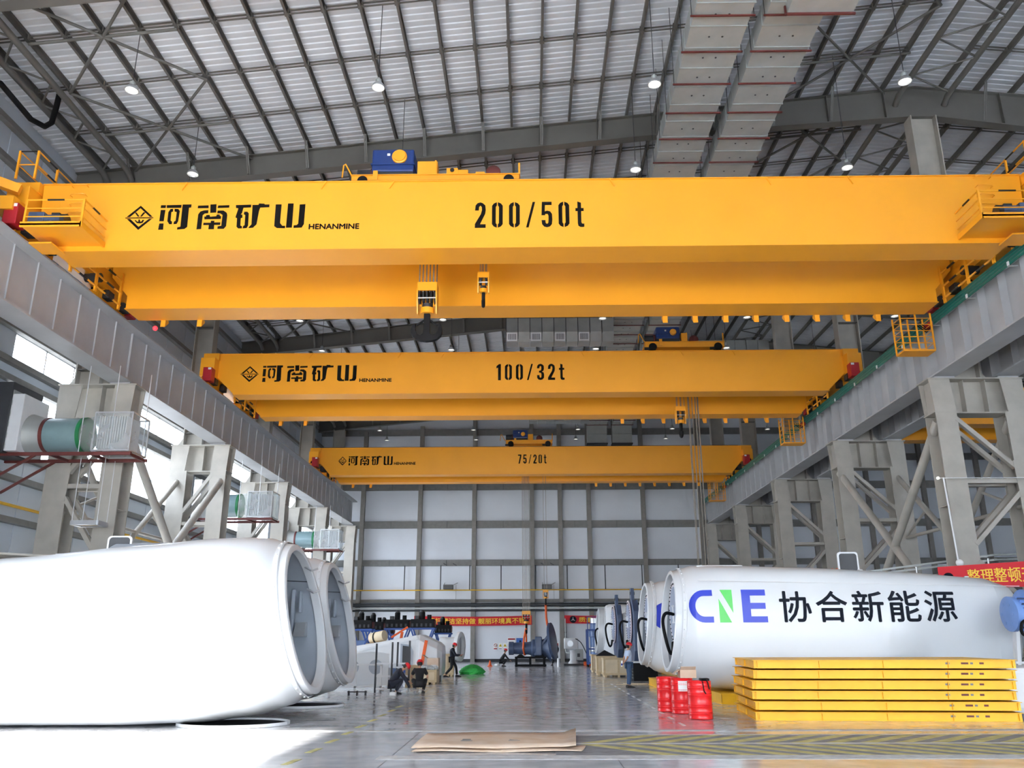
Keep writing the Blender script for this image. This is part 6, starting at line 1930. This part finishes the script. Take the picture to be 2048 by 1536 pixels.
    for r, h in ((.125, .0), (.118, .01), (.114, .045), (.1, .085), (.072, .115), (.03, .132)):
        rings.append([V['head'] + hd * (h + .035) + f2 * (1.12 * r * math.cos(i * math.pi / 9) + (.025 if h == 0 else 0)) + rx * (r * math.sin(i * math.pi / 9)) for i in range(18)])
    hm = MB().loft(rings).build('helmet', HELM, t, smooth=True)
    MB().loft([[V['head'] + hd * (h + .035) + f2 * (1.14 * r * math.cos(a)) + rx * (r * math.sin(a)) for a in (-.12, .12)] for r, h in ((.118, .02), (.114, .06), (.1, .1), (.06, .13))], False, False, False).build('helmet_ridge', NOTE, hm)
    rings = []
    for r, h in ((.07, -.085), (.092, -.04), (.1, .01), (.1, .05)):
        rings.append([V['head'] + hd * h - f2 * .018 + f2 * (r * math.cos(a)) + rx * (r * math.sin(a)) for a in [math.radians(75 + 21 * i) for i in range(11)]])
    MB().loft(rings, False, False, False).build('hair', HAIR, t, smooth=True)
    ey = MB()
    for sg in (-1, 1):
        ey.sphere(V['head'] + f2 * .088 + rx * (.034 * sg) + hd * .012, .011, 8, 6)
    ey.build('eyes', HAIR, t, smooth=True)
    MB().bar(V['head'] + f2 * .09 - hd * .052 - rx * .025, V['head'] + f2 * .09 - hd * .052 + rx * .025, .012, .01, hd).build('mouth', RUST, t)
    er = MB()
    for sg in (-1, 1): er.sphere(V['head'] + rx * (.095 * sg) - hd * .005, .026, 8, 6, (.5, .6, 1))
    er.build('ears', SKIN, t, smooth=True)
    if tape:
        for sg, k in ((-1, 'L'), (1, 'R')):
            a = V['sh' + k].lerp(V['chest'], .25) + Vector((0, 0, .0))
            up_ = (V['neck'] - V['chest']).normalized()
            back = fd * -1
            MB().bar(a + up_ * .085 - fd * .06, a + up_ * .02 - fd * .165, .05, .02, rx).build('reflective_strip', REFL, t)
    if papers:
        p = V['palmR']
        MB().bar(p + Vector((-.05, -.05, -.1)), p + Vector((-.05, -.03, .12)), .2, .012, (0, 1, 0)).build('papers', NOTE, t)
        MB().bar(p + Vector((.02, -.07, -.06)), p + Vector((.02, -.06, .02)), .08, .04, (0, 1, 0)).build('gloves', CNEB, t)
    return t


STAND = dict(pelvis=(0, 0, .93), chest=(0, .0, 1.30), neck=(0, .01, 1.47), head=(0, .04, 1.60), face=(0, 1, -.1),
             shL=(-.19, 0, 1.39), shR=(.19, 0, 1.39), elL=(-.25, -.04, 1.12), elR=(.25, -.04, 1.12), wrL=(-.23, .08, .9), wrR=(.23, .08, .9),
             hipL=(-.1, 0, .88), hipR=(.1, 0, .88), knL=(-.11, .02, .48), knR=(.11, .02, .48), anL=(-.11, -.03, .07), anR=(.11, -.03, .07), toeL=(-.12, .13, .04), toeR=(.12, .13, .04))
CROUCH = dict(pelvis=(0, -.16, .36), chest=(0, .1, .72), neck=(0, .2, .9), head=(0, .29, 1.0), face=(0, .8, -.6),
              shL=(-.18, .14, .82), shR=(.18, .14, .82), elL=(-.27, .34, .58), elR=(.27, .34, .58), wrL=(-.16, .52, .42), wrR=(.16, .52, .42),
              hipL=(-.12, -.12, .34), hipR=(.12, -.12, .34), knL=(-.18, .28, .5), knR=(.18, .28, .5), anL=(-.14, .02, .08), anR=(.14, .02, .08), toeL=(-.17, .18, .04), toeR=(.17, .18, .04))
def pose(base, **k):
    d = dict(base)
    d.update(k)
    return d

person('worker in dark navy overalls and red helmet crouching, hand to the floor', (-4.98, 32.2, 0), -80, pose(CROUCH, chest=(0, .12, .7), neck=(0, .27, .86), head=(0, .38, .93), face=(0, .7, -.75), wrR=(.1, .55, .2), elR=(.24, .4, .45)), NAVY, NAVY, 'long', True)
person('worker in black t-shirt and red helmet crouching with his back to the viewer', (-4.14, 32.6, 0), 8, pose(CROUCH, pelvis=(0, -.16, .3), head=(0, .24, 1.02), face=(0, .9, -.45), knL=(-.24, .26, .48), knR=(.24, .26, .48), elL=(-.31, .2, .56), elR=(.31, .2, .56)), BLKC, BLKC, 'short')
person('worker in navy overalls and red helmet walking towards the white ring hub', (-4.2, 46.2, 0), -78, pose(STAND, pelvis=(0, .02, .9), chest=(0, .06, 1.27), neck=(0, .09, 1.44), head=(0, .13, 1.56), knL=(-.1, .25, .5), anL=(-.1, .3, .08), toeL=(-.1, .46, .05), knR=(.1, -.02, .47), anR=(.1, -.36, .12), toeR=(.1, -.22, .04), elL=(-.24, .16, 1.08), wrL=(-.2, .42, 1.06), elR=(.24, .18, 1.1), wrR=(.16, .44, 1.1)), NAVY, BLKC, 'long', True)
person('worker in black clothes and red helmet crouching beside the main shaft', (-2.1, 63.7, 0), -85, pose(CROUCH, head=(0, .2, 1.08), neck=(0, .14, .92), face=(0, 1, -.1)), BLKC, BLKC, 'long')
person('worker standing behind the flange disc, only dark trousers showing below', (1.74, 65.5, 0), 160, pose(STAND, knL=(-.2, .05, .48), anL=(-.3, .0, .07), toeL=(-.32, .16, .04), anR=(.22, -.03, .07), toeR=(.24, .13, .04)), BLKC, BLKC, 'long')
person('man in pale blue shirt, jeans and red helmet standing with hands behind back', (3.95, 36.0, 0), -82, pose(STAND, elL=(-.26, -.12, 1.12), elR=(.26, -.12, 1.12), wrL=(-.1, -.2, .96), wrR=(.1, -.22, .95)), SHIRT, JEAN, 'short', False, True)
